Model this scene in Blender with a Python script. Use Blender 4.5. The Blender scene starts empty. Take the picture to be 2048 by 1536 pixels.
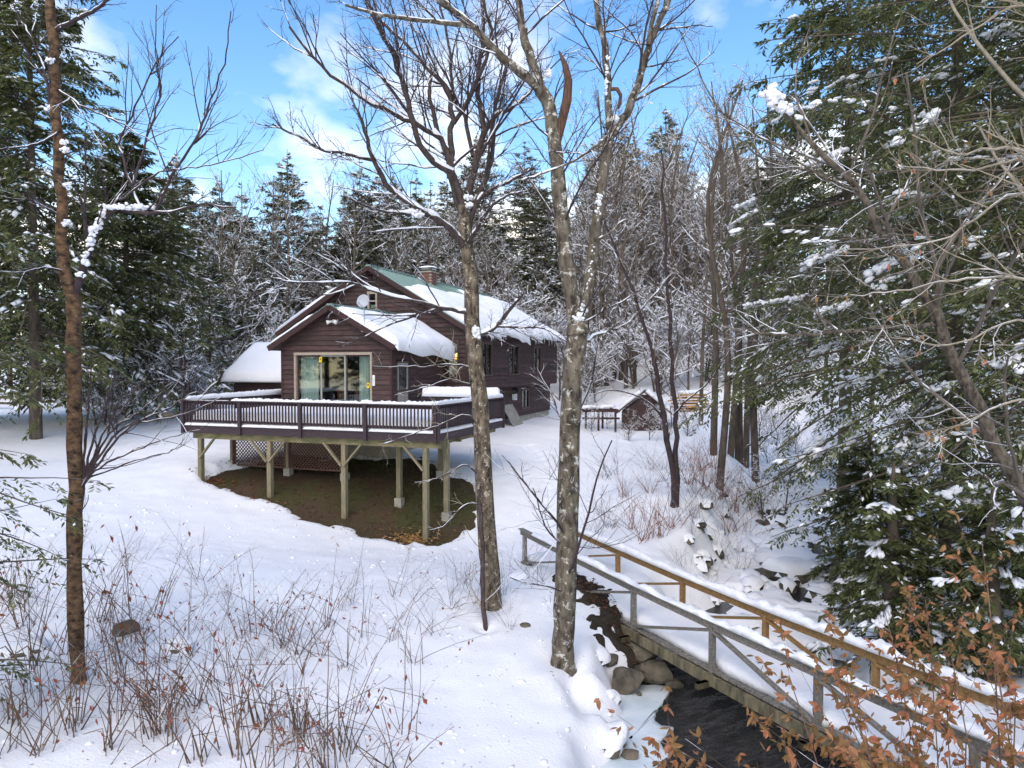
import bpy, math, random
import numpy as np
from mathutils import Matrix, Vector, Euler
R = math.radians
scene = bpy.context.scene
COL = scene.collection
CAMZ = 6.0
# ------------------------------------------------------------------ camera, sky, sun, exposure
TILT = R(1.53); FPX = 1420.0
cam_d = bpy.data.cameras.new('camera'); cam = bpy.data.objects.new('camera', cam_d); COL.objects.link(cam)
cam.location = (0, 0, CAMZ); cam.rotation_euler = (R(90) - TILT, 0, 0)
cam_d.sensor_width = 36; cam_d.lens = FPX / 2048 * 36; cam_d.clip_end = 2000; cam_d.clip_start = 0.05
scene.camera = cam
SUN_AZ, SUN_EL = R(196), R(48)          # azimuth clockwise from +Y (behind the camera, a little to the left)
W = bpy.data.worlds.new('World'); scene.world = W; W.use_nodes = True
nt = W.node_tree; nt.nodes.clear()
def N(t, **k):
    n = nt.nodes.new(t)
    for a, b in k.items(): setattr(n, a, b)
    return n
sky = N('ShaderNodeTexSky', sky_type='NISHITA', sun_disc=False, sun_elevation=SUN_EL, sun_rotation=SUN_AZ, altitude=300, air_density=1.0, dust_density=0.6, ozone_density=1.6)
tc = N('ShaderNodeTexCoord'); sep = N('ShaderNodeSeparateXYZ'); nt.links.new(tc.outputs['Generated'], sep.inputs[0])
ad = N('ShaderNodeMath', operation='ADD'); nt.links.new(sep.outputs['Z'], ad.inputs[0]); ad.inputs[1].default_value = 0.22
dv = N('ShaderNodeVectorMath', operation='DIVIDE'); cb = N('ShaderNodeCombineXYZ')
for s in 'XYZ': nt.links.new(ad.outputs[0], cb.inputs[s])
nt.links.new(tc.outputs['Generated'], dv.inputs[0]); nt.links.new(cb.outputs[0], dv.inputs[1])
mp = N('ShaderNodeMapping'); nt.links.new(dv.outputs[0], mp.inputs[0]); mp.inputs['Location'].default_value = (3.1, 0.4, 0); mp.inputs['Scale'].default_value = (1.25, 1.0, 0.0)
nz = N('ShaderNodeTexNoise'); nt.links.new(mp.outputs[0], nz.inputs['Vector']); nz.inputs['Scale'].default_value = 1.15; nz.inputs['Detail'].default_value = 7; nz.inputs['Roughness'].default_value = 0.52
# clouds thicken towards the horizon
mr = N('ShaderNodeMapRange'); nt.links.new(sep.outputs['Z'], mr.inputs[0]); mr.inputs[1].default_value = 0.0; mr.inputs[2].default_value = 0.45; mr.inputs[3].default_value = 0.11; mr.inputs[4].default_value = -0.02
ad2 = N('ShaderNodeMath', operation='ADD'); nt.links.new(nz.outputs['Fac'], ad2.inputs[0]); nt.links.new(mr.outputs[0], ad2.inputs[1])
cr = N('ShaderNodeValToRGB'); nt.links.new(ad2.outputs[0], cr.inputs[0])
cr.color_ramp.elements[0].position = 0.50; cr.color_ramp.elements[1].position = 0.74
cr.color_ramp.elements[0].color = (0, 0, 0, 1); cr.color_ramp.elements[1].color = (1, 1, 1, 1)
mx = N('ShaderNodeMix', data_type='RGBA'); nt.links.new(cr.outputs[0], mx.inputs[0])
hs = N('ShaderNodeHueSaturation'); nt.links.new(sky.outputs[0], hs.inputs['Color']); hs.inputs['Hue'].default_value = 0.504; hs.inputs['Saturation'].default_value = 1.32; hs.inputs['Value'].default_value = 1.12
nt.links.new(hs.outputs[0], mx.inputs[6]); mx.inputs[7].default_value = (7.0, 7.0, 7.1, 1)
bg = N('ShaderNodeBackground'); bg.inputs['Strength'].default_value = 0.145; nt.links.new(mx.outputs[2], bg.inputs[0])
wo = N('ShaderNodeOutputWorld'); nt.links.new(bg.outputs[0], wo.inputs[0])
sd = bpy.data.lights.new('sun', 'SUN'); sun = bpy.data.objects.new('sun', sd); COL.objects.link(sun)
sd.energy = 0.85; sd.angle = R(60); sd.color = (1.0, 0.95, 0.88)
sdir = Vector((math.sin(SUN_AZ) * math.cos(SUN_EL), math.cos(SUN_AZ) * math.cos(SUN_EL), math.sin(SUN_EL)))
sun.rotation_euler = sdir.to_track_quat('Z', 'Y').to_euler(); sun.location = (0, -10, 40)
scene.view_settings.view_transform = 'Standard'; scene.view_settings.look = 'None'
scene.view_settings.exposure = 1.17; scene.view_settings.use_white_balance = True; scene.view_settings.white_balance_temperature = 8000; scene.view_settings.gamma = 1
scene.cycles.max_bounces = 5; scene.cycles.diffuse_bounces = 3; scene.cycles.glossy_bounces = 2; scene.cycles.adaptive_threshold = 0.02; scene.cycles.transparent_max_bounces = 6
# ------------------------------------------------------------------ helpers
rng = np.random.default_rng(7)
UP = np.array([0, 0, 1.0])
def P(px, py, d):
    """point at distance d ahead of the camera seen at photo position (px, py)"""
    xc = (px - 1024) / FPX; yc = -(py - 768) / FPX
    ca, sa = math.cos(TILT), math.sin(TILT)
    y = ca + sa * yc; z = -sa + ca * yc
    k = d / y
    return np.array([xc * k, d, CAMZ + z * k])
def nrm(v): return v / np.maximum(np.linalg.norm(v, axis=-1, keepdims=True), 1e-9)
MATS = {}
def newmat(name):
    m = bpy.data.materials.new(name); m.use_nodes = True; MATS[name] = m
    return m, m.node_tree, m.node_tree.nodes['Principled BSDF']
def mat(name, col, rough=0.8, var=0.25, scale=6.0, stretch=(1, 1, 1), bump=0.15, col2=None, detail=6, bscale=None, spec=0.3, island=0.0, objvar=0.0, metal=0.0, transl=0.0, lo=0.35, hi=0.65):
    m, t, b = newmat(name); L = t.links.new
    tcn = t.nodes.new('ShaderNodeTexCoord'); mpn = t.nodes.new('ShaderNodeMapping'); mpn.inputs['Scale'].default_value = stretch
    L(tcn.outputs['Object'], mpn.inputs[0])
    n = t.nodes.new('ShaderNodeTexNoise'); n.inputs['Scale'].default_value = scale; n.inputs['Detail'].default_value = detail; n.inputs['Roughness'].default_value = 0.6
    L(mpn.outputs[0], n.inputs['Vector'])
    r = t.nodes.new('ShaderNodeValToRGB'); L(n.outputs['Fac'], r.inputs[0])
    c = np.array(col); c2 = np.array(col2) if col2 is not None else c * (1 - var)
    c1 = c if col2 is not None else np.minimum(c * (1 + var), 1)
    r.color_ramp.elements[0].position = lo; r.color_ramp.elements[1].position = hi
    r.color_ramp.elements[0].color = (*c2, 1); r.color_ramp.elements[1].color = (*c1, 1)
    out = r.outputs[0]
    if island or objvar:
        if island: g = t.nodes.new('ShaderNodeNewGeometry'); src = g.outputs['Random Per Island']; amt = island
        else: g = t.nodes.new('ShaderNodeObjectInfo'); src = g.outputs['Random']; amt = objvar
        mr_ = t.nodes.new('ShaderNodeMapRange'); L(src, mr_.inputs[0]); mr_.inputs[3].default_value = 1 - amt; mr_.inputs[4].default_value = 1 + amt
        h = t.nodes.new('ShaderNodeHueSaturation'); L(out, h.inputs['Color']); L(mr_.outputs[0], h.inputs['Value'])
        mr2 = t.nodes.new('ShaderNodeMapRange'); L(src, mr2.inputs[0]); mr2.inputs[3].default_value = 0.5 + amt * 0.06; mr2.inputs[4].default_value = 0.5 - amt * 0.05
        L(mr2.outputs[0], h.inputs['Hue'])
        out = h.outputs[0]
    L(out, b.inputs['Base Color'])
    b.inputs['Roughness'].default_value = rough; b.inputs['Specular IOR Level'].default_value = spec; b.inputs['Metallic'].default_value = metal
    if bump:
        n2 = n
        if bscale:
            n2 = t.nodes.new('ShaderNodeTexNoise'); n2.inputs['Scale'].default_value = bscale; n2.inputs['Detail'].default_value = 5; L(mpn.outputs[0], n2.inputs['Vector'])
        bp = t.nodes.new('ShaderNodeBump'); bp.inputs['Strength'].default_value = bump; bp.inputs['Distance'].default_value = 0.03
        L(n2.outputs['Fac'], bp.inputs['Height']); L(bp.outputs[0], b.inputs['Normal'])
    if transl:
        tr = t.nodes.new('ShaderNodeBsdfTranslucent'); L(out, tr.inputs[0]); ms = t.nodes.new('ShaderNodeMixShader'); ms.inputs[0].default_value = transl
        o = t.nodes['Material Output']; L(b.outputs[0], ms.inputs[1]); L(tr.outputs[0], ms.inputs[2]); L(ms.outputs[0], o.inputs['Surface'])
    return m
def snowy(name, base, thr=0.25, amt=0.75, nscale=5.0, col2=None, scale=8.0, stretch=(1, 1, 1), var=0.3, lichen=None, detail=6):
    """bark with thin snow settled on faces that look up"""
    m = mat(name, base, rough=0.9, var=var, scale=scale, stretch=stretch, bump=0.5, col2=col2, detail=detail); t = m.node_tree; L = t.links.new
    b = t.nodes['Principled BSDF']; src = b.inputs['Base Color'].links[0].from_socket
    tcn = t.nodes.new('ShaderNodeTexCoord')
    if lichen:
        n = t.nodes.new('ShaderNodeTexNoise'); n.inputs['Scale'].default_value = lichen[1]; n.inputs['Detail'].default_value = 9; n.inputs['Roughness'].default_value = 0.78; n.inputs['Distortion'].default_value = 0.35; L(tcn.outputs['Object'], n.inputs['Vector'])
        r = t.nodes.new('ShaderNodeValToRGB'); r.color_ramp.elements[0].position = lichen[2]; r.color_ramp.elements[1].position = lichen[2] + 0.05; L(n.outputs['Fac'], r.inputs[0])
        mxn = t.nodes.new('ShaderNodeMix'); mxn.data_type = 'RGBA'; L(r.outputs[0], mxn.inputs[0]); L(src, mxn.inputs[6]); mxn.inputs[7].default_value = (*lichen[0], 1); src = mxn.outputs[2]
    g = t.nodes.new('ShaderNodeNewGeometry'); s = t.nodes.new('ShaderNodeSeparateXYZ'); L(g.outputs['Normal'], s.inputs[0])
    n = t.nodes.new('ShaderNodeTexNoise'); n.inputs['Scale'].default_value = nscale; n.inputs['Detail'].default_value = 3; L(tcn.outputs['Object'], n.inputs['Vector'])
    a = t.nodes.new('ShaderNodeMath'); a.operation = 'ADD'; L(s.outputs['Z'], a.inputs[0])
    m2 = t.nodes.new('ShaderNodeMath'); m2.operation = 'MULTIPLY_ADD'; L(n.outputs['Fac'], m2.inputs[0]); m2.inputs[1].default_value = 2.0; m2.inputs[2].default_value = -1.0; L(m2.outputs[0], a.inputs[1])
    mr_ = t.nodes.new('ShaderNodeMapRange'); L(a.outputs[0], mr_.inputs[0]); mr_.inputs[1].default_value = thr; mr_.inputs[2].default_value = thr + 0.12; mr_.inputs[3].default_value = 0; mr_.inputs[4].default_value = amt
    mxn = t.nodes.new('ShaderNodeMix'); mxn.data_type = 'RGBA'; L(mr_.outputs[0], mxn.inputs[0]); L(src, mxn.inputs[6]); mxn.inputs[7].default_value = (0.86, 0.87, 0.9, 1)
    L(mxn.outputs[2], b.inputs['Base Color'])
    return m
SNOW = mat('snow', (0.88, 0.88, 0.895), rough=0.75, var=0.02, scale=3, bump=0.45, bscale=24, spec=0.2)
SNOWB = mat('snow_on_branches', (0.86, 0.87, 0.90), rough=0.8, var=0.02, scale=3, bump=0.3, bscale=30, spec=0.1)
SIDING = mat('brown_siding', (0.062, 0.036, 0.033), rough=0.65, var=0.32, scale=2.2, stretch=(1, 1, 5), bump=0.15, objvar=0.30)
TRIM = mat('brown_trim', (0.050, 0.024, 0.023), rough=0.6, var=0.15, scale=5, bump=0.08)
DECKP = mat('plum_brown_paint', (0.052, 0.034, 0.040), rough=0.6, var=0.2, scale=6, stretch=(1, 1, 4), bump=0.1, objvar=0.12)
POSTW = mat('weathered_treated_wood', (0.30, 0.25, 0.15), rough=0.85, col2=(0.17, 0.15, 0.10), scale=5, stretch=(7, 7, 0.9), bump=0.25, objvar=0.12)
BEAMW = mat('green_stained_beam', (0.27, 0.22, 0.12), rough=0.85, col2=(0.10, 0.10, 0.05), scale=1.6, stretch=(1.2, 4, 4), bump=0.2)
GREYW = mat('grey_weathered_wood', (0.27, 0.245, 0.21), rough=0.85, col2=(0.12, 0.105, 0.09), scale=9, stretch=(3, 3, 3), bump=0.3, objvar=0.12)
YELW = mat('amber_treated_wood', (0.34, 0.19, 0.070), rough=0.75, col2=(0.20, 0.115, 0.050), scale=6, stretch=(3, 3, 3), bump=0.2, objvar=0.12)
STRW = mat('stained_stringer_wood', (0.25, 0.21, 0.13), rough=0.85, col2=(0.07, 0.06, 0.04), scale=4, stretch=(2, 2, 0.6), bump=0.2)
LATT = mat('red_brown_lattice', (0.115, 0.058, 0.045), rough=0.7, var=0.2, bump=0.05)
METAL = mat('green_metal_roof', (0.22, 0.33, 0.295), rough=0.35, var=0.12, scale=2, bump=0.03, spec=0.5, objvar=0.05)
BRICK = mat('red_brick', (0.20, 0.085, 0.06), rough=0.9, var=0.25, scale=10, bump=0.3, objvar=0.25)
MORTAR = mat('mortar', (0.33, 0.31, 0.29), rough=0.95, bump=0.2)
CONC = mat('concrete', (0.38, 0.35, 0.29), rough=0.95, var=0.15, scale=4, bump=0.25)
FRAMEW = mat('tan_door_frame', (0.36, 0.29, 0.23), rough=0.5, var=0.08, bump=0.03)
WINF = mat('brown_window_frame', (0.075, 0.045, 0.04), rough=0.5, var=0.1, bump=0.03)
CURT = mat('pale_teal_curtain', (0.62, 0.70, 0.68), rough=0.9, var=0.08, bump=0.05, transl=0.3)
WHITE = mat('white_plastic', (0.75, 0.75, 0.73), rough=0.5, var=0.04, bump=0.02)
YEL = mat('yellow_plastic', (0.75, 0.52, 0.02), rough=0.5, var=0.05, bump=0.0)
BLACK = mat('black_metal', (0.02, 0.02, 0.02), rough=0.5, var=0.1, bump=0.0)
DISH = mat('grey_dish', (0.42, 0.46, 0.50), rough=0.45, var=0.05, bump=0.0)
ROOMW = mat('interior_wall', (0.14, 0.10, 0.07), rough=0.9, var=0.15, bump=0.0)
CHAIRW = mat('cherry_furniture', (0.22, 0.07, 0.025), rough=0.5, var=0.2, bump=0.0)
STORM = mat('grey_storm_door', (0.30, 0.31, 0.28), rough=0.4, var=0.12, scale=3, bump=0.02)
PLY = mat('grey_plywood', (0.33, 0.30, 0.26), rough=0.85, var=0.18, scale=3, bump=0.1)
LUMB = mat('orange_lumber', (0.48, 0.24, 0.08), rough=0.8, var=0.3, scale=4, bump=0.1, objvar=0.2)
ICEM = mat('ice', (0.70, 0.77, 0.80), rough=0.32, col2=(0.50, 0.59, 0.63), scale=1.6, bump=0.08, spec=0.5, lo=0.3, hi=0.6)
ICICLE = mat('icicle_ice', (0.75, 0.8, 0.85), rough=0.15, var=0.03, bump=0.0, spec=0.5)
ROCK = mat('boulder', (0.17, 0.145, 0.105), rough=0.9, col2=(0.055, 0.048, 0.036), scale=3.2, bump=0.6, objvar=0.2)
SOIL = mat('soil_and_dead_grass', (0.060, 0.058, 0.022), rough=0.95, col2=(0.080, 0.048, 0.030), scale=0.55, bump=0.6, bscale=30, lo=0.42, hi=0.58)
BLADE = mat('dead_grass_blade', (0.11, 0.105, 0.040), rough=0.9, var=0.3, bump=0, island=0.5)
STRAW = mat('tan_straw', (0.42, 0.24, 0.09), rough=0.9, var=0.3, bump=0, island=0.4)
LEAFB = mat('brown_beech_leaf', (0.35, 0.170, 0.075), rough=0.6, var=0.25, scale=12, bump=0.1, island=0.45, transl=0.35)
WETLEAF = mat('wet_bank_leaf', (0.085, 0.034, 0.018), rough=0.6, var=0.3, scale=12, bump=0, island=0.5)
BANK = mat('dark_bank_soil', (0.045, 0.034, 0.022), rough=0.95, col2=(0.018, 0.014, 0.010), scale=5, bump=0.7, bscale=25)
LEAFD = mat('dark_dead_leaf', (0.24, 0.082, 0.036), rough=0.7, var=0.3, scale=12, bump=0.1, island=0.5, transl=0.2)
HEML = mat('hemlock_needles', (0.140, 0.155, 0.062), rough=0.6, var=0.25, scale=0.8, bump=0, island=0.5, transl=0.45)
PINE = mat('pine_needles', (0.130, 0.135, 0.064), rough=0.65, var=0.3, scale=0.5, bump=0, island=0.45, transl=0.32)
BARKC = mat('conifer_bark', (0.11, 0.085, 0.065), rough=0.95, var=0.4, scale=6, stretch=(1, 1, .25), bump=0.6)
BARKR = snowy('grey_lichen_bark', (0.20, 0.165, 0.12), thr=0.70, col2=(0.032, 0.024, 0.018), scale=9, stretch=(1, 1, .45), lichen=((0.56, 0.54, 0.48), 6.5, 0.555))
BARKL = snowy('scaly_grey_bark', (0.23, 0.18, 0.125), thr=0.70, col2=(0.030, 0.021, 0.015), scale=11, stretch=(1, 1, .40), lichen=((0.52, 0.47, 0.38), 9.0, 0.56))
BARKB = snowy('peeling_birch_bark', (0.20, 0.112, 0.058), thr=0.80, col2=(0.020, 0.013, 0.010), scale=9, stretch=(1, 1, 1.5), detail=10, lichen=((0.36, 0.26, 0.17), 14.0, 0.60))
LIMBD = snowy('dark_limb_bark', (0.100, 0.074, 0.066), thr=0.55, nscale=3, amt=0.9, col2=(0.04, 0.028, 0.026), scale=14, stretch=(1, 1, .5))
TWIGD = snowy('dark_plum_twig', (0.055, 0.038, 0.040), thr=0.42, nscale=3, amt=0.9)
TWIGG = snowy('grey_brown_twig', (0.145, 0.115, 0.090), thr=0.40, nscale=2.5, amt=0.9, scale=2)
TWIGP = snowy('pale_beech_twig', (0.30, 0.25, 0.185), thr=0.75, nscale=3, amt=0.9)
CANE = snowy('brown_cane', (0.150, 0.092, 0.064), thr=0.95, nscale=4, amt=0.8, scale=2, var=0.5)
REDC = snowy('rust_red_stem', (0.26, 0.105, 0.055), thr=0.9, nscale=3, amt=0.8, scale=2, var=0.4)
BARKN = mat('rough_brown_bark', (0.17, 0.14, 0.105), rough=0.95, col2=(0.035, 0.025, 0.018), scale=18, stretch=(1, 1, .5), bump=0.7)
BROKEN = mat('torn_heartwood', (0.17, 0.085, 0.055), rough=0.9, col2=(0.05, 0.03, 0.022), scale=12, stretch=(3, 3, .4), bump=0.6)
# glass
GLASS, t, b = newmat('window_glass'); L = t.links.new
tr = t.nodes.new('ShaderNodeBsdfTransparent'); tr.inputs[0].default_value = (0.86, 0.92, 0.90, 1); gl = t.nodes.new('ShaderNodeBsdfGlossy'); gl.inputs['Roughness'].default_value = 0.03; gl.inputs[0].default_value = (0.9, 0.95, 0.95, 1)
fr = t.nodes.new('ShaderNodeFresnel'); fr.inputs[0].default_value = 1.3; mr_ = t.nodes.new('ShaderNodeMapRange'); L(fr.outputs[0], mr_.inputs[0]); mr_.inputs[3].default_value = 0.05; mr_.inputs[4].default_value = 1.0
ms = t.nodes.new('ShaderNodeMixShader'); L(mr_.outputs[0], ms.inputs[0]); L(tr.outputs[0], ms.inputs[1]); L(gl.outputs[0], ms.inputs[2]); L(ms.outputs[0], t.nodes['Material Output'].inputs['Surface'])
LAMP, t, b = newmat('lit_lamp_shade'); b.inputs['Emission Color'].default_value = (1.0, 0.55, 0.12, 1); b.inputs['Emission Strength'].default_value = 2.2; b.inputs['Base Color'].default_value = (0.8, 0.6, 0.3, 1)
# dark moving water
WATER, t, b = newmat('dark_stream_water'); L = t.links.new
b.inputs['Base Color'].default_value = (0.040, 0.039, 0.038, 1); b.inputs['Roughness'].default_value = 0.16; b.inputs['Specular IOR Level'].default_value = 0.5
tcn = t.nodes.new('ShaderNodeTexCoord'); mpn = t.nodes.new('ShaderNodeMapping'); mpn.inputs['Rotation'].default_value = (0, 0, R(24)); mpn.inputs['Scale'].default_value = (2.2, 7.0, 1); L(tcn.outputs['Object'], mpn.inputs[0])
n = t.nodes.new('ShaderNodeTexNoise'); n.inputs['Scale'].default_value = 3.4; n.inputs['Detail'].default_value = 5; n.inputs['Distortion'].default_value = 1.6; L(mpn.outputs[0], n.inputs['Vector'])
bp = t.nodes.new('ShaderNodeBump'); bp.inputs['Strength'].default_value = 1.0; bp.inputs['Distance'].default_value = 0.22; L(n.outputs['Fac'], bp.inputs['Height']); L(bp.outputs[0], b.inputs['Normal'])

def mk(name, V, Q=None, T=None, mats=(), mi=None, smooth=False):
    me = bpy.data.meshes.new(name); V = np.asarray(V, np.float32).reshape(-1, 3)
    Q = np.zeros((0, 4), np.int32) if Q is None else np.asarray(Q, np.int32).reshape(-1, 4)
    T = np.zeros((0, 3), np.int32) if T is None else np.asarray(T, np.int32).reshape(-1, 3)
    nq, ntri = len(Q), len(T)
    me.vertices.add(len(V)); me.vertices.foreach_set('co', V.ravel())
    me.loops.add(nq * 4 + ntri * 3); me.loops.foreach_set('vertex_index', np.concatenate([Q.ravel(), T.ravel()]))
    me.polygons.add(nq + ntri)
    ls = np.concatenate([np.arange(nq) * 4, nq * 4 + np.arange(ntri) * 3]).astype(np.int32)
    me.polygons.foreach_set('loop_start', ls)
    for m in (mats if isinstance(mats, (list, tuple)) else [mats]): me.materials.append(m)
    if mi is not None: me.polygons.foreach_set('material_index', np.asarray(mi, np.int32))
    me.update(calc_edges=True)
    me.polygons.foreach_set('use_smooth', np.full(nq + ntri, bool(smooth)))
    return me
def cat_geo(parts):
    """join [(V,Q,T)] into one"""
    Vs, Qs, Ts, o = [], [], [], 0
    for V, Q, T in parts:
        Vs.append(V)
        if Q is not None and len(Q): Qs.append(np.asarray(Q) + o)
        if T is not None and len(T): Ts.append(np.asarray(T) + o)
        o += len(V)
    return np.concatenate(Vs), (np.concatenate(Qs) if Qs else None), (np.concatenate(Ts) if Ts else None)
STUFFP = {'crown', 'snow', 'branches', 'leaves', 'stems', 'low_twigs'}
def add(name, me, parent=None, loc=(0, 0, 0), rot=(0, 0, 0)):
    o = bpy.data.objects.new(name, me); COL.objects.link(o); o.location = loc; o.rotation_euler = rot
    if parent is not None:
        o.parent = parent
        if name in STUFFP: o['kind'] = 'stuff'
    return o
def tag(o, label, cat=None, group=None, kind=None):
    if label: o['label'] = label
    if cat: o['category'] = cat
    if group: o['group'] = group
    if kind: o['kind'] = kind
    return o
def thing(name, label, cat, loc=(0, 0, 0), rotz=0, group=None):
    return tag(add(name, None, None, tuple(map(float, loc)), (0, 0, rotz)), label, cat, group)
def dup(root, loc, rotz=0, scale=1.0, label=None, group=None):
    r = root.copy(); COL.objects.link(r); r.location = loc; r.rotation_euler = (0, 0, rotz); r.scale = (scale,) * 3
    if label: r['label'] = label
    if group: r['group'] = group
    for ch in root.children:
        c = ch.copy(); COL.objects.link(c); c.parent = r
        for g_ in ch.children:
            d = g_.copy(); COL.objects.link(d); d.parent = c
    return r
BOXQ = np.array([[0, 3, 2, 1], [4, 5, 6, 7], [0, 1, 5, 4], [1, 2, 6, 5], [2, 3, 7, 6], [3, 0, 4, 7]])
def box_geo(x0, x1, y0, y1, z0, z1):
    return np.array([[x0, y0, z0], [x1, y0, z0], [x1, y1, z0], [x0, y1, z0], [x0, y0, z1], [x1, y0, z1], [x1, y1, z1], [x0, y1, z1]], float), BOXQ, None
def box(name, m, parent, x0, x1, y0, y1, z0, z1):
    V, Q, T = box_geo(x0, x1, y0, y1, z0, z1); return add(name, mk(name, V, Q, T, m), parent)
def bar_geo(p0, p1, w, h, upv=(0, 0, 1)):
    p0 = np.asarray(p0, float); p1 = np.asarray(p1, float); d = nrm(p1 - p0); s = np.cross(d, upv); s = nrm(s); u_ = np.cross(s, d)
    V = [p + s * a * w / 2 + u_ * c * h / 2 for p in (p0, p1) for a, c in ((-1, -1), (1, -1), (1, 1), (-1, 1))]
    return np.array(V), BOXQ, None
def bar(name, m, parent, p0, p1, w, h, upv=(0, 0, 1), org=(0, 0, 0)):
    V, Q, T = bar_geo(p0, p1, w, h, upv); return add(name, mk(name, V - np.asarray(org), Q, T, m), parent)
def tubes(paths, radii, k=5, flat=None):
    """paths [B,P,3], radii [B,P] -> V, quads"""
    paths = np.asarray(paths, float); B_, P_, _ = paths.shape
    T = np.gradient(paths, axis=1); T = nrm(T)
    mean = nrm(paths[:, -1] - paths[:, 0]); ref = np.where(np.abs(mean[:, 2:3]) > 0.75, np.array([[1.0, 0.13, 0]]), np.array([[0, 0, 1.0]]))
    Nn = nrm(np.cross(T, ref[:, None, :])); Bn = np.cross(Nn, T)
    a = np.arange(k) / k * 2 * np.pi + np.pi / 4
    off = Nn[:, :, None, :] * np.cos(a)[None, None, :, None] + Bn[:, :, None, :] * np.sin(a)[None, None, :, None]
    V = paths[:, :, None, :] + off * radii[:, :, None, None]
    idx = np.arange(B_ * P_ * k).reshape(B_, P_, k)
    Q = np.stack([idx[:, :-1, :], np.roll(idx, -1, 2)[:, :-1, :], np.roll(idx, -1, 2)[:, 1:, :], idx[:, 1:, :]], -1).reshape(-1, 4)
    return V.reshape(-1, 3), Q, None
def resample(pts, n):
    pts = np.asarray(pts, float); m = len(pts)
    if m == 2: t_ = np.linspace(0, 1, n)[:, None]; return pts[0] * (1 - t_) + pts[1] * t_
    ext = np.vstack([2 * pts[0] - pts[1], pts, 2 * pts[-1] - pts[-2]]); out = []
    for f in np.linspace(0, m - 1, n):
        i = min(int(f), m - 2); w = f - i; p0, p1, p2, p3 = ext[i:i + 4]
        out.append(0.5 * ((2 * p1) + (-p0 + p2) * w + (2 * p0 - 5 * p1 + 4 * p2 - p3) * w * w + (-p0 + 3 * p1 - 3 * p2 + p3) * w ** 3))
    return np.array(out)
def grow(g, S, D, Ln, R0, P_, wig, up, taper=0.25):
    B_ = len(S); st = (Ln / (P_ - 1))[:, None]; pts = np.zeros((B_, P_, 3)); pts[:, 0] = S; d = D.copy()
    for i in range(1, P_):
        d = nrm(d + wig * g.normal(size=(B_, 3)) + np.array([0, 0, 1.0]) * up); pts[:, i] = pts[:, i - 1] + d * st
    return pts, R0[:, None] * np.linspace(1, taper, P_)[None]
def spawn(g, pts, rad, n, tmin, ang, lenr, rr=0.55, tmax=1.0, bias=None, lens=None):
    B_, P_, _ = pts.shape; idx = np.repeat(np.arange(B_), n); t_ = g.uniform(tmin, tmax, B_ * n); f = t_ * (P_ - 1); i = np.minimum(f.astype(int), P_ - 2); w = (f - i)[:, None]
    a, c = pts[idx, i], pts[idx, i + 1]; pos = a * (1 - w) + c * w; tn = nrm(c - a); r = rad[idx, i] * (1 - w[:, 0]) + rad[idx, i + 1] * w[:, 0]
    v = g.normal(size=(B_ * n, 3))
    if bias is not None: v = v + np.asarray(bias)
    v -= (v * tn).sum(1, keepdims=True) * tn; v = nrm(v)
    an = R(1) * g.uniform(ang[0], ang[1], B_ * n)[:, None]; D = np.cos(an) * tn + np.sin(an) * v
    pl = np.linalg.norm(np.diff(pts, axis=1), axis=2).sum(1)[idx] if lens is None else np.full(B_ * n, lens)
    return pos, D, pl * lenr * (1.15 - 0.75 * t_) * g.uniform(0.6, 1.25, B_ * n), r * rr
def snow_tube(g, paths, rad, amount=0.6, thick=0.9, k=5, up=0.75, freq=2.0):
    B_, P_, _ = paths.shape; T = nrm(np.gradient(paths, axis=1)); hz = np.sqrt(np.maximum(1 - T[..., 2] ** 2, 0))
    nn = g.random((B_, P_)); nn = (nn + np.roll(nn, 1, 1)) / 2
    m = np.clip((nn - (1 - amount)) * 4.0, 0, 1) * np.clip((hz - 0.35) * 2, 0, 1)
    m[:, 0] *= 0.3; m[:, -1] = 0
    rs = rad * thick * m * g.uniform(0.7, 1.25, (B_, P_)); pp = paths + np.array([0, 0, 1.0]) * (rad * up)[..., None] * (m[..., None] * 1.4 - 0.4)
    rs = np.maximum(rs, 1e-4)
    return tubes(pp, rs, k)
def ico(sub):
    import bmesh
    bm = bmesh.new(); bmesh.ops.create_icosphere(bm, subdivisions=sub, radius=1); V = np.array([v.co[:] for v in bm.verts]); T = np.array([[v.index for v in f.verts] for f in bm.faces]); bm.free(); return V, T
ICO = {0: (np.array([[1, 0, 0], [0, 1, 0], [-1, 0, 0], [0, -1, 0], [0, 0, 1], [0, 0, -.5]], float), np.array([[0, 1, 4], [1, 2, 4], [2, 3, 4], [3, 0, 4], [1, 0, 5], [2, 1, 5], [3, 2, 5], [0, 3, 5]])), 1: ico(1), 2: ico(2), 3: ico(3)}
def lumps(g, C, D, l, w, h, sub=1, noise=0.25):
    V0, T0 = ICO[sub]; n = len(C); D = nrm(D); S = nrm(np.cross(D, UP) + 1e-6); U = np.cross(S, D); nv = len(V0)
    jit = 1 + noise * g.normal(size=(n, nv, 1)) * 0.6
    v = V0[None] * jit
    V = C[:, None] + v[..., 0:1] * D[:, None] * l[:, None, None] + v[..., 1:2] * S[:, None] * w[:, None, None] + v[..., 2:3] * U[:, None] * h[:, None, None]
    T = (T0[None] + (np.arange(n) * nv)[:, None, None]).reshape(-1, 3); return V.reshape(-1, 3), None, T
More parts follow.
